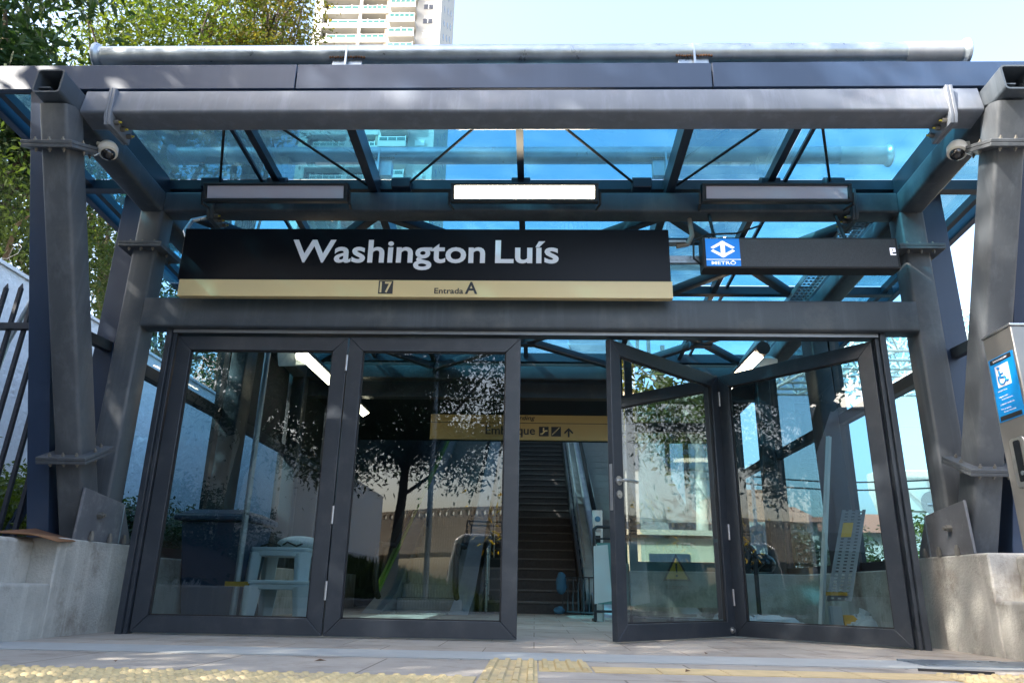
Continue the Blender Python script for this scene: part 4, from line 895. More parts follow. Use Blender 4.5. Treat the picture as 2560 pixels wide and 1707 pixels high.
# ------------------------------------------------------------------ trees and plants
LEAF_SUN = leafmat('yellow_green_leaf', (0.07, 0.10, 0.018), (0.03, 0.06, 0.012), .4)
LEAF_MID = leafmat('mid_green_leaf', (0.04, 0.07, 0.017), (0.022, 0.045, 0.011), .35)
LEAF_DARK = leafmat('dark_glossy_leaf', (0.018, 0.05, 0.022), (0.03, 0.07, 0.03), .22, .35)
LEAF_OLIVE = leafmat('olive_leaf', (0.11, 0.10, 0.03), (0.06, 0.08, 0.022), .45)
def leaves(mb, c, rad, n, size, rnd, ncl, spread, droop=.3, aspect=.42):
    V, F = mb.v, mb.f; C = Vector(c); cl = []
    while len(cl) < ncl:
        p = Vector((rnd.uniform(-1, 1), rnd.uniform(-1, 1), rnd.uniform(-1, 1)))
        q = p.length
        if q > 1 or (q < .35 and rnd.random() < .6): continue
        cl.append((C+Vector((p.x*rad[0], p.y*rad[1], p.z*rad[2])), rnd.uniform(.6, 1.35)))
    for k in range(n):
        p, s = cl[k % ncl]
        x, y, z = p.x+rnd.gauss(0, spread*s), p.y+rnd.gauss(0, spread*s), p.z+rnd.gauss(0, spread*s*.7)
        a = rnd.uniform(0, 6.283); e = rnd.gauss(-droop, .5); L_ = size*rnd.uniform(.6, 1.3)
        dx, dy, dz = math.cos(a)*math.cos(e), math.sin(a)*math.cos(e), math.sin(e)
        t = rnd.uniform(-1.2, 1.2); ux, uy, uz = -math.sin(a)*math.cos(t), math.cos(a)*math.cos(t), math.sin(t)
        w = L_*aspect/2; b = len(V)
        V += [(x, y, z), (x+dx*L_*.45+ux*w, y+dy*L_*.45+uy*w, z+dz*L_*.45+uz*w), (x+dx*L_, y+dy*L_, z+dz*L_-L_*.1), (x+dx*L_*.45-ux*w, y+dy*L_*.45-uy*w, z+dz*L_*.45-uz*w)]
        F.append((b, b+1, b+2, b+3))
    return cl
def tree(name, label, base, crowns, n, size, mat, seed, r0=.16, group=None, spread=.42, ncl=46, branches=16, bark=BARK, cat='tree'):
    rnd = random.Random(seed); t = thing(name, label, cat, base, group); cr = MB(); tips = []
    tot = sum(c[1][0]*c[1][1]*c[1][2] for c in crowns)
    for c, rad in crowns:
        fr = rad[0]*rad[1]*rad[2]/tot
        tips += leaves(cr, c, rad, int(n*fr), size, rnd, max(6, int(ncl*fr)), spread)
    obj('crown', cr, mat, t, smooth=False)
    B = Vector(base); top = Vector(crowns[0][0]); tk = MB(); pts = []
    for k in range(7):
        f = k/6; p = B.lerp(top, f); p += Vector((math.sin(f*4+seed)*.12*r0*10*f, math.cos(f*3+seed)*.10*r0*10*f, 0)); pts.append(p)
    tk.taper(pts, [r0*(1.25 if k == 0 else 1-.12*k) for k in range(7)], 10)
    for k in range(branches):
        q = Vector(tips[rnd.randrange(len(tips))][0]); f = rnd.uniform(.35, .95); i = min(5, int(f*6)); s = pts[i].lerp(pts[i+1], f*6-i)
        mid = s.lerp(q, .5)+Vector((rnd.uniform(-.2, .2), rnd.uniform(-.2, .2), rnd.uniform(0, .35)))
        tk.taper([s, mid, q], [r0*.38, r0*.22, r0*.07], 6)
    obj('trunk', tk, bark, t, ang=60)
    return t
# beyond and above the left wall (in view)
tree('broadleaf_tree', 'dark glossy-leaved tree at the top left corner above the white wall', (-9.0, 4.6, 0), [((-9.5, 4.6, 9.4), (1.9, 1.9, 3.0)), ((-10.2, 3.6, 7.5), (1.6, 1.4, 1.8)), ((-8.9, 4.6, 6.8), (1.5, 1.5, 1.2))], 18000, .21, LEAF_DARK, 11, .22, spread=.4)
tree('broadleaf_tree', 'large sunlit yellow-green tree rising left of the pipe above the canopy', (-9.3, 9.5, 0), [((-9.2, 9.2, 11.6), (2.9, 2.3, 3.4)), ((-10.8, 9.0, 8.5), (2.5, 2.0, 2.4)), ((-7.6, 9.2, 12.6), (1.3, 1.6, 2.2))], 46000, .135, LEAF_SUN, 5, .24, spread=.5, ncl=120, branches=34)
tree('broadleaf_tree', 'sparse brown-green tree crown overlapping the left edge of the tower', (-7.2, 10.5, 0), [((-6.75, 9.6, 14.2), (1.0, 1.3, 2.2)), ((-7.0, 9.6, 12.1), (1.2, 1.2, 1.0))], 13000, .125, LEAF_OLIVE, 8, .15, spread=.32, ncl=44, branches=44)
tree('bushy_tree', 'low sunlit bushy tree behind the white wall at the left edge', (-8.1, 4.6, 0), [((-8.0, 4.4, 5.1), (1.3, 2.6, 1.6))], 14000, .11, LEAF_MID, 21, .13, spread=.34)
tree('bushy_tree', 'shaded bushy tree behind the white wall seen through the left side glass', (-8.6, 10.5, 0), [((-8.4, 10.2, 6.0), (1.7, 3.0, 2.6))], 10000, .15, LEAF_DARK, 22, .14, spread=.4)
tree('bushy_tree', 'shaded bushy tree farthest along the white wall behind the stair hall', (-8.0, 16.0, 0), [((-7.8, 15.6, 6.2), (1.8, 2.6, 3.0))], 7000, .17, LEAF_MID, 23, .15, spread=.45)
# tall trees left of and behind the viewer: they shade the entrance and show in the door glass
tree('tall_shade_tree', 'tall dense tree left of the entrance, reflected in the left door leaf', (-8.3, -4.6, -.4), [((-8.6, -5.0, 9.4), (3.3, 3.2, 4.6)), ((-8.4, -1.9, 7.2), (2.4, 2.2, 3.2))], 15500, .24, LEAF_MID, 31, .3, spread=.6, ncl=110, branches=30)
tree('tall_shade_tree', 'tall dense tree farther back along the white wall, reflected in the left door leaf', (-8.9, -9.6, -.4), [((-9.0, -9.4, 9.8), (3.3, 3.0, 5.0))], 8000, .26, LEAF_MID, 32, .3, spread=.6, ncl=60, branches=26)
tree('verge_tree', 'leaning dark tree on the grass bank, reflected in the second door leaf', (-2.75, -9.0, .2), [((-2.4, -9.4, 5.4), (3.0, 1.8, 2.8)), ((-1.6, -9.0, 2.9), (1.3, .8, .6)), ((-3.6, -9.2, 3.0), (1.2, .9, .7))], 56000, .125, LEAF_DARK, 33, .12, spread=.4, ncl=80, branches=30)
tree('verge_tree', 'twin-stemmed dark tree on the grass bank, reflected between the left door leaves', (-3.9, -9.8, .3), [((-4.6, -10.0, 5.4), (2.2, 1.6, 2.7))], 24000, .125, LEAF_DARK, 34, .13, spread=.45, ncl=60, branches=26)
tree('verge_tree', 'crooked dark tree in front of the white wall, reflected in the left door leaf', (-5.0, -6.3, .1), [((-4.6, -6.8, 4.6), (1.5, 1.3, 1.7))], 13000, .12, LEAF_DARK, 35, .15, spread=.4, ncl=44, branches=24)
# right-hand trees (reflected in the folded leaf) and far greenery
tree('eucalyptus_tree', 'sunlit feathery eucalyptus reflected in the angled right leaf', (14.0, 3.2, -.4), [((14.0, 3.2, 7.0), (2.6, 2.6, 3.2))], 7000, .3, LEAF_OLIVE, 41, .22, spread=.5, bark=pbr('pale_bark', (.4, .33, .25), .8, var=.2, vscale=6))
tree('eucalyptus_tree', 'second eucalyptus farther along the side road, reflected in the angled right leaf', (17.0, 8.0, -.4), [((17.0, 8.0, 7.2), (3.0, 2.8, 3.4))], 7000, .3, LEAF_SUN, 42, .22, spread=.5, bark=MATS['pale_bark'])
tree('bushy_tree', 'yellow-green roadside bush beyond the monorail pillar on the right', (16.3, 26, -.4), [((16.4, 26, 1.7), (1.0, 1.3, 2.0))], 3500, .22, LEAF_SUN, 43, .1, spread=.35)
tree('bushy_tree', 'sunlit bush at the right image edge behind the slate fin', (15.6, 16, -.4), [((15.6, 16, 1.2), (1.4, 1.2, 1.7))], 3000, .2, LEAF_SUN, 44, .1, spread=.35)
tree('bushy_tree', 'green bush in front of the pale houses behind the right glass', (10.2, 25, -.4), [((10.2, 25, 1.5), (.9, .9, 1.4))], 2500, .2, LEAF_MID, 45, .08, spread=.3)
tree('bushy_tree', 'bush on the far roadside between the houses and the pillar', (13.4, 27, -.4), [((13.4, 27, 1.6), (1.1, 1.0, 1.6))], 2500, .2, LEAF_MID, 46, .08, spread=.3)
tree('palm_tree', 'small palm with spiky fronds right of the monorail pillar', (19.6, 29, -.4), [((19.6, 29, 3.9), (.9, .9, .8))], 1500, .7, LEAF_MID, 47, .12, spread=.2, branches=4)
# planting bed and shrubs by the left fence
pb = MB(); xs = [-5.95, -5.2, -4.5, -3.85]; zs_ = [1.05, .95, .75, .35]
ys_ = [-6.0+k*1.0 for k in range(24)]; rnd = random.Random(2)
vs = [(x, y, z+rnd.uniform(-.07, .07)) for y in ys_ for x, z in zip(xs, zs_)]
pb.add(vs, [(j*4+i, j*4+i+1, (j+1)*4+i+1, (j+1)*4+i) for j in range(23) for i in range(3)]); struct('planting_bed', pb, SOIL, True)
for k, (x, y, z, r_, mt, lab) in enumerate(((-4.45, 1.0, .78, .42, LEAF_MID, 'green shrub just behind the left fence'), (-4.9, 1.9, .9, .46, LEAF_MID, 'larger green shrub against the white wall behind the fence'), (-4.2, 2.5, .7, .40, LEAF_DARK, 'dark shrub seen between the left columns and the door jamb'), (-4.35, 3.4, .75, .44, LEAF_DARK, 'rounded shrub behind the navy bin outside the side glass'), (-4.5, 4.6, .75, .45, LEAF_DARK, 'shrub outside the left side glass behind the stools'), (-4.4, 0.0, .72, .38, LEAF_MID, 'low shrub nearest the viewer behind the fence bars'), (-4.6, 6.0, .8, .5, LEAF_DARK, 'shrub farthest along the left side glass'), (-5.2, .3, 1.0, .35, LEAF_OLIVE, 'reddish leafy shrub at the foot of the white wall'), (-4.9, -3.0, 1.0, .52, LEAF_DARK, 'dark shrub by the white wall, reflected low in the left door leaf'), (-5.1, -4.5, 1.1, .6, LEAF_DARK, 'dark shrub reflected behind the navy bin in the left door leaf'), (-4.7, -5.7, 1.0, .6, LEAF_DARK, 'dark shrub reflected beside the plastic stools in the left door leaf'), (-5.3, -6.6, 1.2, .6, LEAF_DARK, 'dark shrub at the near end of the grass bank, reflected in the left door leaf'))):
    if mt is LEAF_MID: mt = leafmat('shrub_leaf', (.085, .14, .03), (.05, .09, .02), .4)
    t = thing('shrub', lab, 'shrub', (x, y, z), 'shrubs in the bed by the white wall'); m_ = MB(); rnd = random.Random(60+k); leaves(m_, (x, y, z+.1), (r_*1.3, r_*1.3, r_*.85), 2400, .065, rnd, 22, .12, droop=-.1, aspect=.5); obj('foliage', m_, mt, t, smooth=False)
    m_ = MB()
    for q in range(6): m_.taper([(x, y, z-.3), (x+rnd.uniform(-.3, .3), y+rnd.uniform(-.3, .3), z+.35)], [.012, .004], 5)
    obj('stems', m_, BARK, t)
gcv = MB(); rnd = random.Random(77)
for q in range(5200):
    y = rnd.uniform(-5.5, 12); x = rnd.uniform(-5.9, -3.9); z = 1.05-(x+5.95)*(.7/2.1)*(1.0 if x < -4.6 else 1.05); a = rnd.uniform(0, 6.28); L_ = rnd.uniform(.05, .12)
    b = len(gcv.v); gcv.v += [(x, y, z-.03), (x+math.cos(a)*L_*.5-math.sin(a)*L_*.25, y+math.sin(a)*L_*.5+math.cos(a)*L_*.25, z+L_*.7), (x+math.cos(a)*L_, y+math.sin(a)*L_, z+L_*.6), (x+math.cos(a)*L_*.5+math.sin(a)*L_*.25, y+math.sin(a)*L_*.5-math.cos(a)*L_*.25, z+L_*.5)]; gcv.f.append((b, b+1, b+2, b+3))
struct('ground_cover', gcv, LEAF_MID, kind='stuff')

# ------------------------------------------------------------------ white wall and fence on the left
m_ = MB(); m_.box(-6.25, -6.0, -24, 20, -.5, 3.7)
t = thing('white_wall', 'long white rough-stucco wall running along the left side', 'wall', (-6.1, 0, 0)); obj('wall_body', m_, STUCCO, t, smooth=False)
m_ = MB(); m_.box(-5.998, -5.975, -24, 20, .2, 1.42); obj('plinth_course', m_, pbr('grey_stucco', (.55, .56, .57), .95, bump=.5, bscale=14, var=.1), t)
m_ = MB(); m_.box(-6.28, -5.97, -24, 20, 3.7, 3.74); obj('coping', m_, STUCCO, t)
t = thing('bar_fence', 'dark steel bar fence at the left edge in front of the white wall', 'fence', (-4.2, -.2, 0))
PAINT = pbr('fence_paint', (0.022, 0.026, 0.038), .45)
for z in (.62, 2.24):
    m_ = MB(); m_.bar((-5.9, -.2, z), (-3.62, -.2, z), .05, .05); obj('fence_rail', m_, PAINT, t)
for k in range(18):
    x = -3.72-k*.122; m_ = MB(); m_.bar((x-.03, -.235, .02), (x+.05, -.165, 2.58), .028, .028); m_.bar((x+.05, -.165, 2.58), (x+.052, -.164, 2.62), .028, .028, w1=.006, h1=.006); obj('fence_bar', m_, PAINT, t)
m_ = MB(); m_.bar((-3.98, .02, .55), (-3.72, .0, 1.25), .10, .02); obj('stay_plate', m_, SLATE, t)
m_ = MB(); m_.cyl((-5.05, 1.0, 2.5), (-4.55, .95, 4.0), .022, n=8); m_.cyl((-5.05, 1.0, 2.5), (-5.25, 1.0, .9), .022, n=8); tag(obj('leaning_pole', m_, GALV), 'thin bright steel pole leaning above the left fence', 'pole')
m_ = MB(); rnd = random.Random(12); pts = []
for k in range(150):
    a = k*.75; pts.append((-6.1+.15*math.cos(a), -1.0+k*.06, 3.93+.15*math.sin(a)))
m_.path(pts, .0028, 4); tag(obj('razor_wire', m_, pbr('dull_wire', (.2, .2, .2), .5, .5)), 'coiled razor wire along the top of the white wall', 'wire')

# ------------------------------------------------------------------ apartment tower
CREAM = pbr('cream_render', (.44, .43, .41), .85, var=.05, vscale=.3); CREAM2 = pbr('beige_render', (.30, .25, .19), .85)
RAILG = pbr('green_rail_glass', (.03, .12, .115), .2, spec=.4); WIN = pbr('tower_window_glass', (.045, .05, .065), .15, spec=.5); WHITEF = pbr('white_frame', (.8, .8, .8), .5); BAYW = pbr('bay_wall', (.06, .045, .045), .6)
TY = 100.0
t = thing('apartment_tower', 'tall cream apartment tower with green glass balconies behind the canopy', 'tower', (-28, TY, 0))
m_ = MB(); m_.box(-39.8, -17.3, TY+1.6, TY+17, -.5, 132); obj('tower_wall', m_, CREAM, t, smooth=False)
m_ = MB(); m_.box(-39.8, -38.3, TY, TY+1.59, -.5, 132); m_.box(-31.8, -31.3, TY, TY+1.59, -.5, 132); m_.box(-26.5, -26.0, TY, TY+1.59, -.5, 132); obj('tower_pier', m_, CREAM, t, smooth=False)
m_ = MB(); m_.box(-21.6, -17.3, TY+.5, TY+1.59, -.5, 132); obj('corner_wall', m_, CREAM, t, smooth=False)
F0 = 56.0; FHT = 3.12
rnd = random.Random(4)
for k in range(17):
    z = F0+k*FHT
    m_ = MB(); m_.box(-38.29, -31.81, TY-.05, TY+1.58, z, z+1.05); m_.box(-31.29, -26.51, TY-.05, TY+1.58, z, z+1.05); m_.box(-25.99, -21.5, TY-1.6, TY+1.58, z-.1, z+.95); obj('balcony_slab', m_, CREAM, t, smooth=False)
    for x0, x1, yy in ((-37.2, -31.9, TY-.02), (-31.2, -27.0, TY-.02), (-25.95, -21.6, TY-1.55)):
        m_ = MB(); m_.box(x0, x1, yy, yy+.05, z+1.06, z+1.62); rl = obj('balcony_rail', m_, RAILG, t, smooth=False)
        q = MB(); q.box(x0, x1, yy-.03, yy+.08, z+1.62, z+1.72); n_ = rnd.choice((3, 4, 5))
        for j in range(n_+1): q.box(x0+(x1-x0)*j/n_-.05, x0+(x1-x0)*j/n_+.05, yy-.02, yy+.06, z+1.06, z+rnd.choice((1.72, 1.95, 1.72)))
        obj('rail_frame', q, WHITEF, rl, smooth=False)
        w0 = x0+rnd.uniform(.3, 1.6); w1 = x1-rnd.uniform(.2, 1.2); q = MB(); q.box(w0, w1, TY+1.5, TY+1.595, z+1.06, z+2.95); obj('window', q, rnd.choice((WIN, WIN, WHITEF)), t, smooth=False)
    m_ = MB(); m_.box(-38.29, -37.0, TY+1.3, TY+1.59, z+1.05, z+FHT); obj('bay_panel', m_, BAYW, t, smooth=False)
    m_ = MB(); m_.box(-27.0, -26.51, TY+.1, TY+1.59, z+1.05, z+FHT); obj('bay_panel', m_, CREAM2, t, smooth=False)
    m_ = MB(); m_.box(-20.4, -18.8, TY+.44, TY+.52, z+1.3, z+2.3); w_ = obj('window', m_, rnd.choice((WIN, WHITEF, WHITEF)), t, smooth=False)
    m_ = MB(); m_.box(-19.65, -19.5, TY+.40, TY+.435, z+1.3, z+2.3); m_.box(-20.5, -18.7, TY+.40, TY+.435, z+2.3, z+2.4); obj('window_frame', m_, WHITEF, w_, smooth=False)
    for j in range(3):
        m_ = MB(); m_.box(-17.32, -17.26, TY+4+j*4, TY+4.9+j*4, z+1.2, z+2.2); obj('side_window', m_, WIN, t, smooth=False)

# ------------------------------------------------------------------ right background: houses, pillar, space frame, signs
BRICK = pbr('red_hollow_brick', (.36, .15, .08), .9, var=.2, vscale=3, bump=.4, bscale=18); RENDER = pbr('pale_house_render', (.50, .49, .45), .9, var=.15, vscale=1.2, stain=((.3, .28, .25), .5, 1.5)); TILE = pbr('clay_tile', (.30, .11, .06), .85, var=.25, vscale=9, bump=.6, bscale=22)
def house(x0, x1, y, h, wallm, label, upper=None, tiles=True):
    t = thing('house', label, 'house', ((x0+x1)/2, y+3, -.4), 'houses beyond the side road')
    m_ = MB(); m_.box(x0, x1, y, y+7, -.5, h); obj('house_wall', m_, wallm, t, smooth=False)
    if upper: m_ = MB(); m_.box(x0+.3, x0+(x1-x0)*.55, y+.6, y+6, h, h+upper); obj('upper_storey', m_, BRICK, t, smooth=False)
    if tiles:
        xa = x0+(x1-x0)*.58 if upper else x0-.2
        m_ = MB(); m_.poly([(xa, y-.4, h), (xa, y+7.3, h), (xa, y+3.5, h+1.1)], (x1+.2-xa, 0, 0)); obj('roof', m_, TILE, t, smooth=False)
    n = max(2, int((x1-x0)/2.6))
    for j in range(n):
        xc = x0+(j+.5)*(x1-x0)/n
        for z in ([1.0, h-1.9] if h > 3.6 else [1.0]):
            m_ = MB(); m_.box(xc-.6, xc+.6, y-.05, y+.05, z, z+1.15); w_ = obj('window', m_, WIN, t, smooth=False)
            m_ = MB()
            for q in range(8): m_.box(xc-.6+q*.165, xc-.56+q*.165, y-.12, y-.09, z, z+1.15)
            for q in range(3): m_.box(xc-.62, xc+.62, y-.125, y-.085, z+q*.55, z+.04+q*.55)
            obj('window_grille', m_, WHITEF, w_, smooth=False)
    return t
house(8.9, 13.4, 31, 3.6, RENDER, 'pale two-storey house with brick top and blue tank behind the right glass', upper=1.6)
house(13.9, 19, 34, 3.4, RENDER, 'lower pale house with clay tile roof beside the brick-topped house')
house(3.6, 8.2, 33, 3.9, pbr('ochre_render', (.52, .42, .24), .9, var=.1, vscale=1.5), 'ochre house with clay tile roof behind the right glass doors')
house(19.6, 26, 40, 4.2, RENDER, 'pale house with clay tile roof behind the palm')
t = thing('water_tank', 'blue plastic water tank in front of the brick upper storey', 'water tank', (10.2, 30.9, 4.4))
m_ = MB(); m_.cyl((11.85, 32.0, 3.62), (11.85, 32.0, 4.3), .42, .52, n=20); obj('tank_body', m_, pbr('tank_blue', (.02, .2, .5), .5), t)
m_ = MB(); m_.cyl((11.85, 32.0, 4.3), (11.85, 32.0, 4.44), .56, .40, n=20); obj('tank_lid', m_, MATS['tank_blue'], t)
PIL = pbr('monorail_concrete', (.52, .49, .43), .85, var=.1, vscale=1.2, stain=((.35, .32, .28), .4, 1.0))
t = thing('monorail_pillar', 'pale concrete monorail pillar with wide crosshead beyond the right columns', 'pillar', (17.0, 30, -.4))
m_ = MB(); m_.prof((17.0, 30, -.5), (17.0, 30, 4.0), rrect(1.55, 1.3, .15)); obj('shaft', m_, PIL, t)
m_ = MB(); m_.poly([(15.9, 29.3, 5.9), (15.9, 29.3, 5.0), (16.2, 29.3, 4.0), (17.9, 29.3, 4.0), (20.5, 29.3, 5.1), (20.5, 29.3, 5.9)], (0, 1.5, 0)); obj('crosshead', m_, PIL, t, bevel=.06)
t = thing('space_frame_roof', 'white tubular space frame roof beyond the right columns', 'roof', (14, 21, -.4))
m_ = MB(); WT = pbr('white_tube', (.72, .72, .70), .5); gx = [9+k*1.5 for k in range(7)]; gy = [16+k*1.5 for k in range(8)]
def zt_(x, y): return 7.6+.10*(y-16)+.12*(x-9)*0
for x in gx: m_.cyl((x, gy[0], zt_(x, gy[0])+1.1), (x, gy[-1], zt_(x, gy[-1])+1.1), .05, n=6)
for y in gy: m_.cyl((gx[0], y, zt_(0, y)+1.1), (gx[-1], y, zt_(0, y)+1.1), .05, n=6)
for x in gx[:-1]: m_.cyl((x+.75, gy[0]+.75, zt_(0, gy[0])), (x+.75, gy[-2]+.75, zt_(0, gy[-2])), .055, n=6)
for y in gy[:-1]: m_.cyl((gx[0]+.75, y+.75, zt_(0, y)), (gx[-2]+.75, y+.75, zt_(0, y)), .055, n=6)
for x in gx[:-1]:
    for y in gy[:-1]:
        for a, b_ in ((0, 0), (1.5, 0), (0, 1.5), (1.5, 1.5)): m_.cyl((x+.75, y+.75, zt_(0, y)), (x+a, y+b_, zt_(0, y+b_)+1.1), .035, n=5)
obj('lattice', m_, WT, t)
for x, y in ((17.25, 16.75), (17.25, 25.75), (8.7, 26.6)):
    m_ = MB(); m_.cyl((x, y, -.45), (x, y, zt_(0, y)), .11, n=10); obj('support_post', m_, WT, t)
m_ = MB(); 
for k in range(6): m_.quad((gx[k]+.05, gy[0], zt_(0, gy[0])+1.17), (gx[k+1]-.05, gy[0], zt_(0, gy[0])+1.17), (gx[k+1]-.05, gy[-1], zt_(0, gy[-1])+1.17), (gx[k]+.05, gy[-1], zt_(0, gy[-1])+1.17))
obj('roof_glass', m_, SIDEGLASS, t, smooth=False)
GREYB = pbr('sign_back_grey', (.14, .16, .17), .5)
t = thing('road_sign', 'round grey back of a road sign on a pole beside the monorail pillar', 'road sign', (8.12, 10, -.4))
m_ = MB(); m_.cyl((8.09, 10, 2.16), (8.09, 10.012, 2.16), .24, n=28); m_.box(7.95, 8.23, 10.0, 10.014, 1.42, 1.72); obj('sign_plate', m_, GREYB, t)
m_ = MB(); m_.cyl((8.12, 9.97, -.45), (8.12, 9.97, 2.42), .028, n=10); obj('sign_pole', m_, GALV, t)
m_ = MB(); m_.box(7.97, 8.22, 9.985, 9.998, 2.12, 2.16); obj('sign_clamp', m_, GALV, t)
t = thing('road_sign', 'octagonal dark back of a stop sign behind the right glass', 'road sign', (7.5, 20, -.4))
m_ = MB(); m_.cyl((7.45, 20, 2.17), (7.45, 20.02, 2.17), .40, n=8); obj('sign_plate', m_, GREYB, t)
m_ = MB(); m_.cyl((7.6, 19.96, -.45), (7.6, 19.96, 2.55), .03, n=10); obj('sign_pole', m_, GALV, t)
m_ = MB(); m_.cyl((8.5, 24, -.45), (8.5, 24, 5.2), .07, n=10); m_.path([(8.5, 24, 5.1), (8.7, 23, 5.3), (8.9, 22, 5.35)], .03, 6); tag(obj('utility_pole', m_, GALV), 'thin grey utility pole in front of the pale house', 'pole')
for k, z in enumerate((5.0, 4.7)):
    m_ = MB(); m_.path([(6.0+j*1.3, 24.2-j*.1, z+.0-1.0*math.sin(math.pi*j/10)*.5) for j in range(11)], .03, 5); tag(obj('overhead_cable', m_, BLACK), ('upper' if k == 0 else 'lower')+' black overhead cable strung past the pale house', 'cable')

# ------------------------------------------------------------------ street behind the viewer (seen only in the door glass)
md = MB(); nx, ny = 22, 12; rnd = random.Random(6)
for j in range(ny+1):
    for i in range(nx+1):
        x = -5.98+i*(5.2/nx); y = -7.6-j*.55; fx = i/nx; fy = j/ny
        z = -.1+1.35*max(0, 1-fx*1.02)**.7*math.sin(math.pi*min(1, fy*.75+.0))+rnd.uniform(-.03, .03); md.v.append((x, y, z if 0 < j else -.05))
md.f = [(j*(nx+1)+i, j*(nx+1)+i+1, (j+1)*(nx+1)+i+1, (j+1)*(nx+1)+i) for j in range(ny) for i in range(nx)]
struct('grass_bank', md, GRASS, True)
tg = MB(); rnd = random.Random(88)
for q in range(9000):
    v = md.v[rnd.randrange(len(md.v))]; x, y, z = v[0]+rnd.uniform(-.2, .2), v[1]+rnd.uniform(-.3, .3), v[2]-.05; a = rnd.uniform(0, 6.28); L_ = rnd.uniform(.1, .28); w = .02
    b = len(tg.v); tg.v += [(x-w*math.cos(a), y-w*math.sin(a), z), (x+w*math.cos(a), y+w*math.sin(a), z), (x+rnd.uniform(-.1, .1), y+rnd.uniform(-.1, .1), z+L_)]; tg.f.append((b, b+1, b+2))
struct('long_grass', tg, LEAF_MID, kind='stuff')
m_ = MB(); m_.box(-5.98, -1.2, -7.55, -7.3, -.5, .16); tag(obj('low_planter_wall', m_, CONC, bevel=.03), 'low pale wall holding the grass bank, reflected at the foot of the doors', 'wall')
PAR = pbr('brown_concrete', (.36, .29, .21), .9, var=.12, vscale=.6, stain=((.22, .18, .14), .5, 1.0))
t = thing('viaduct', 'brownish viaduct with a row of round parapet holes, reflected in the door glass', 'viaduct', (-1.3, -30.5, -.4))
VD = Vector((1, .73, 0)).normalized(); VN = Vector((-VD.y, VD.x, 0)); VP0 = Vector((-1.3, -30.5, 0))
def vp(s, n_, z): return VP0+VD*s+VN*n_+Vector((0, 0, z))
m_ = MB(); n = 14; W_ = .50
for k in range(-46, 37):
    cx_ = k*W_; zc, r_ = 3.92, .15
    inn = [(cx_+r_*math.cos(2*math.pi*q/n), zc+r_*math.sin(2*math.pi*q/n)) for q in range(n)]; out = []
    for q in range(n):
        a = 2*math.pi*q/n; c_, s__ = math.cos(a), math.sin(a); f = max(abs(c_)/(W_/2), abs(s__)/.2); out.append((cx_+c_/f, zc+s__/f))
    for d_ in (0, -.2): m_.add([vp(x, d_, z) for x, z in inn+out], [(q, (q+1) % n, n+(q+1) % n, n+q) for q in range(n)])
    m_.add([vp(x, 0, z) for x, z in inn]+[vp(x, -.2, z) for x, z in inn], [(q, (q+1) % n, n+(q+1) % n, n+q) for q in range(n)])
obj('parapet', m_, PAR, t, smooth=False)
m_ = MB(); m_.poly([vp(-23, .02, 3.72), vp(18.2, .02, 3.72), vp(18.2, .02, 2.0), vp(-23, .02, 2.0)], VN*-4.5); m_.poly([vp(-23, .0, 4.135), vp(18.2, .0, 4.135), vp(18.2, .0, 4.2), vp(-23, .0, 4.2)], VN*-.22); obj('deck', m_, PAR, t, smooth=False)
for s in (-20, -11, -2, 7, 16):
    m_ = MB(); m_.poly([vp(s-.6, -1.5, -.5), vp(s+.6, -1.5, -.5), vp(s+.6, -1.5, 1.99), vp(s-.6, -1.5, 1.99)], VN*-1.2); obj('pier', m_, PAR, t)
t = thing('roadside_hut', 'low cream roadside hut with flat roof, reflected in the angled right leaf', 'hut', (12.0, 3.0, -.4))
m_ = MB(); m_.box(11.0, 13.4, 1.0, 4.2, -.5, 1.45); obj('hut_wall', m_, pbr('cream_hut', (.36, .31, .2), .9, var=.1, vscale=1.5), t, smooth=False)
m_ = MB(); m_.box(10.8, 13.6, .8, 4.4, 1.455, 1.56); obj('roof', m_, PAR, t, smooth=False)
m_ = MB(); m_.box(10.95, 11.02, 1.5, 2.3, .4, 1.1); obj('window', m_, WIN, t, smooth=False)
t = thing('office_block', 'long grey-brown office block across the side road, reflected in the angled right leaf', 'building', (22, 6, -.4))
m_ = MB(); m_.box(20, 27, -8, 16, -.5, 6.6); obj('block_wall', m_, pbr('grey_brown_render', (.20, .185, .175), .9, var=.12, vscale=.8), t, smooth=False)
for k in range(9):
    for z in (1.2, 4.2): m_ = MB(); m_.box(19.93, 20.04, -6.8+k*2.5, -5.2+k*2.5, z, z+1.3); obj('window', m_, WIN, t, smooth=False)
m_ = MB(); m_.box(19.8, 27.2, -8.2, 16.2, 6.605, 6.85); obj('parapet', m_, PAR, t, smooth=False)
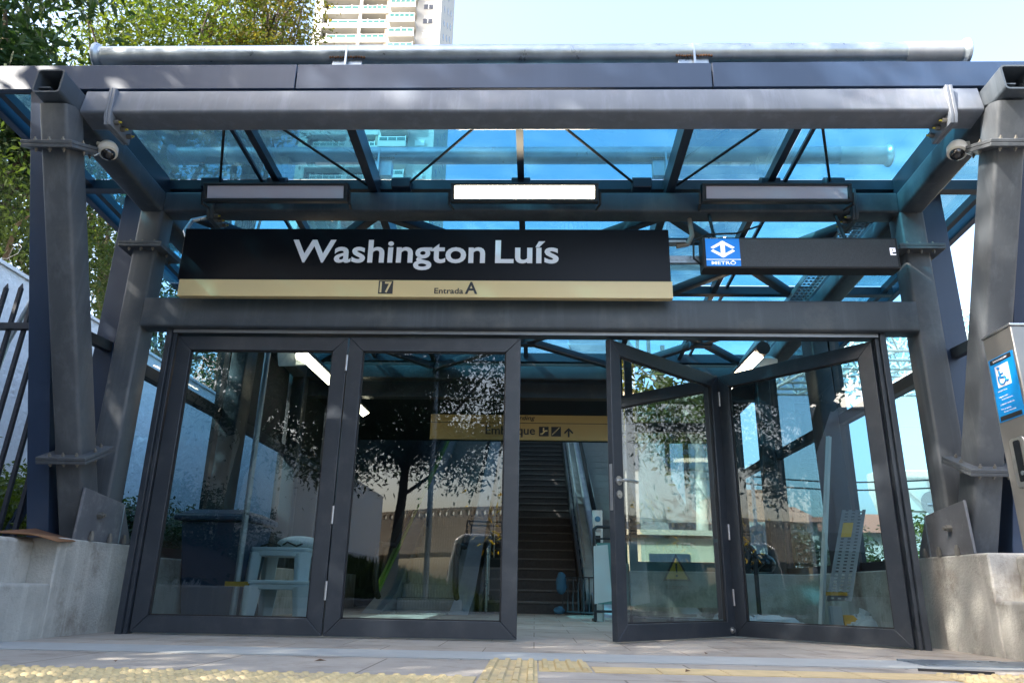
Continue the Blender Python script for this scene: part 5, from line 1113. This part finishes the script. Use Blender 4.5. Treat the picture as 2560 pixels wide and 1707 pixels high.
# parked van
t = thing('parked_van', 'pale boxy van with a roof rack parked on the street, reflected in the doors', 'van', (0.4, -13, -.36))
VP = pbr('van_paint', (.50, .50, .50), .25, coat=.6); VG = pbr('van_glass', (.02, .035, .035), .05, spec=.7)
z0 = -.36
body = [(-1.95, z0+.35), (-2.02, z0+.75), (-1.98, z0+1.25), (-1.84, z0+1.80), (-1.62, z0+1.92), (1.75, z0+1.95), (2.10, z0+1.80), (2.55, z0+1.15), (2.80, z0+1.0), (2.86, z0+.55), (2.80, z0+.35)]
m_ = MB(); m_.poly([(x, -13.85, z) for x, z in body], (0, 1.7, 0)); obj('body', m_, VP, t, bevel=.07)
for x0, x1 in ((-1.72, -.52), (-.40, .72)):
    m_ = MB(); m_.prof(((x0+x1)/2, -12.152, z0+1.45), ((x0+x1)/2, -12.142, z0+1.45), rrect(x1-x0, .55, .09)); obj('side_window', m_, VG, t)
m_ = MB(); m_.poly([(.88, -12.152, z0+1.15), (2.28, -12.152, z0+1.15), (1.98, -12.152, z0+1.68), (.88, -12.152, z0+1.72)], (0, .01, 0)); obj('cab_window', m_, VG, t)
for x in (-1.1, 1.9):
    for y in (-13.75, -12.3):
        m_ = MB(); m_.cyl((x, y-.1, z0+.31), (x, y+.1, z0+.31), .31, n=24); wl = obj('wheel', m_, BLACK, t)
        m_ = MB(); m_.cyl((x, y-.11, z0+.31), (x, y+.11, z0+.31), .18, n=18); obj('rim', m_, INOX, wl)
m_ = MB()
for y in (-13.6, -12.4): m_.path([(-1.6, y, z0+2.22), (1.5, y, z0+2.22)], .02, 6)
for x in (-1.6, -.6, .5, 1.5): m_.path([(x, -13.6, z0+1.9), (x, -13.6, z0+2.22), (x, -12.4, z0+2.22), (x, -12.4, z0+1.9)], .02, 6)
obj('roof_rack', m_, BLACK, t)
for x, c_ in ((-2.0, (.3, .01, .01)),):
    for y in (-13.7, -12.3): m_ = MB(); m_.box(x-.02, x+.06, y-.06, y+.06, z0+.8, z0+1.1); obj('tail_lamp', m_, pbr('tail_red', c_, .3), t)
m_ = MB(); m_.box(-2.1, -1.95, -13.8, -12.2, z0+.38, z0+.55); obj('bumper', m_, BLACK, t, bevel=.02)
for x, y, lab in ((-1.9, -8.0, 'thin street pole by the grass bank, reflected in the second door leaf'), (4.6, -8.2, 'thin street pole at the kerb behind the viewer, reflected in the right leaf')):
    m_ = MB(); m_.cyl((x, y, -.4), (x, y, 6.5), .05, n=10); tag(obj('street_pole', m_, GALV), lab, 'pole')
t = tree('bare_tree', 'small bare tree with a few yellow leaves at the kerb, reflected in the doors', (-.6, -10.6, -.4), [((-.6, -10.6, 2.0), (.7, .6, .8))], 120, .16, leafmat('yellow_leaf', (.4, .28, .02), (.3, .3, .03)), 51, .05, spread=.25, ncl=16, branches=26)
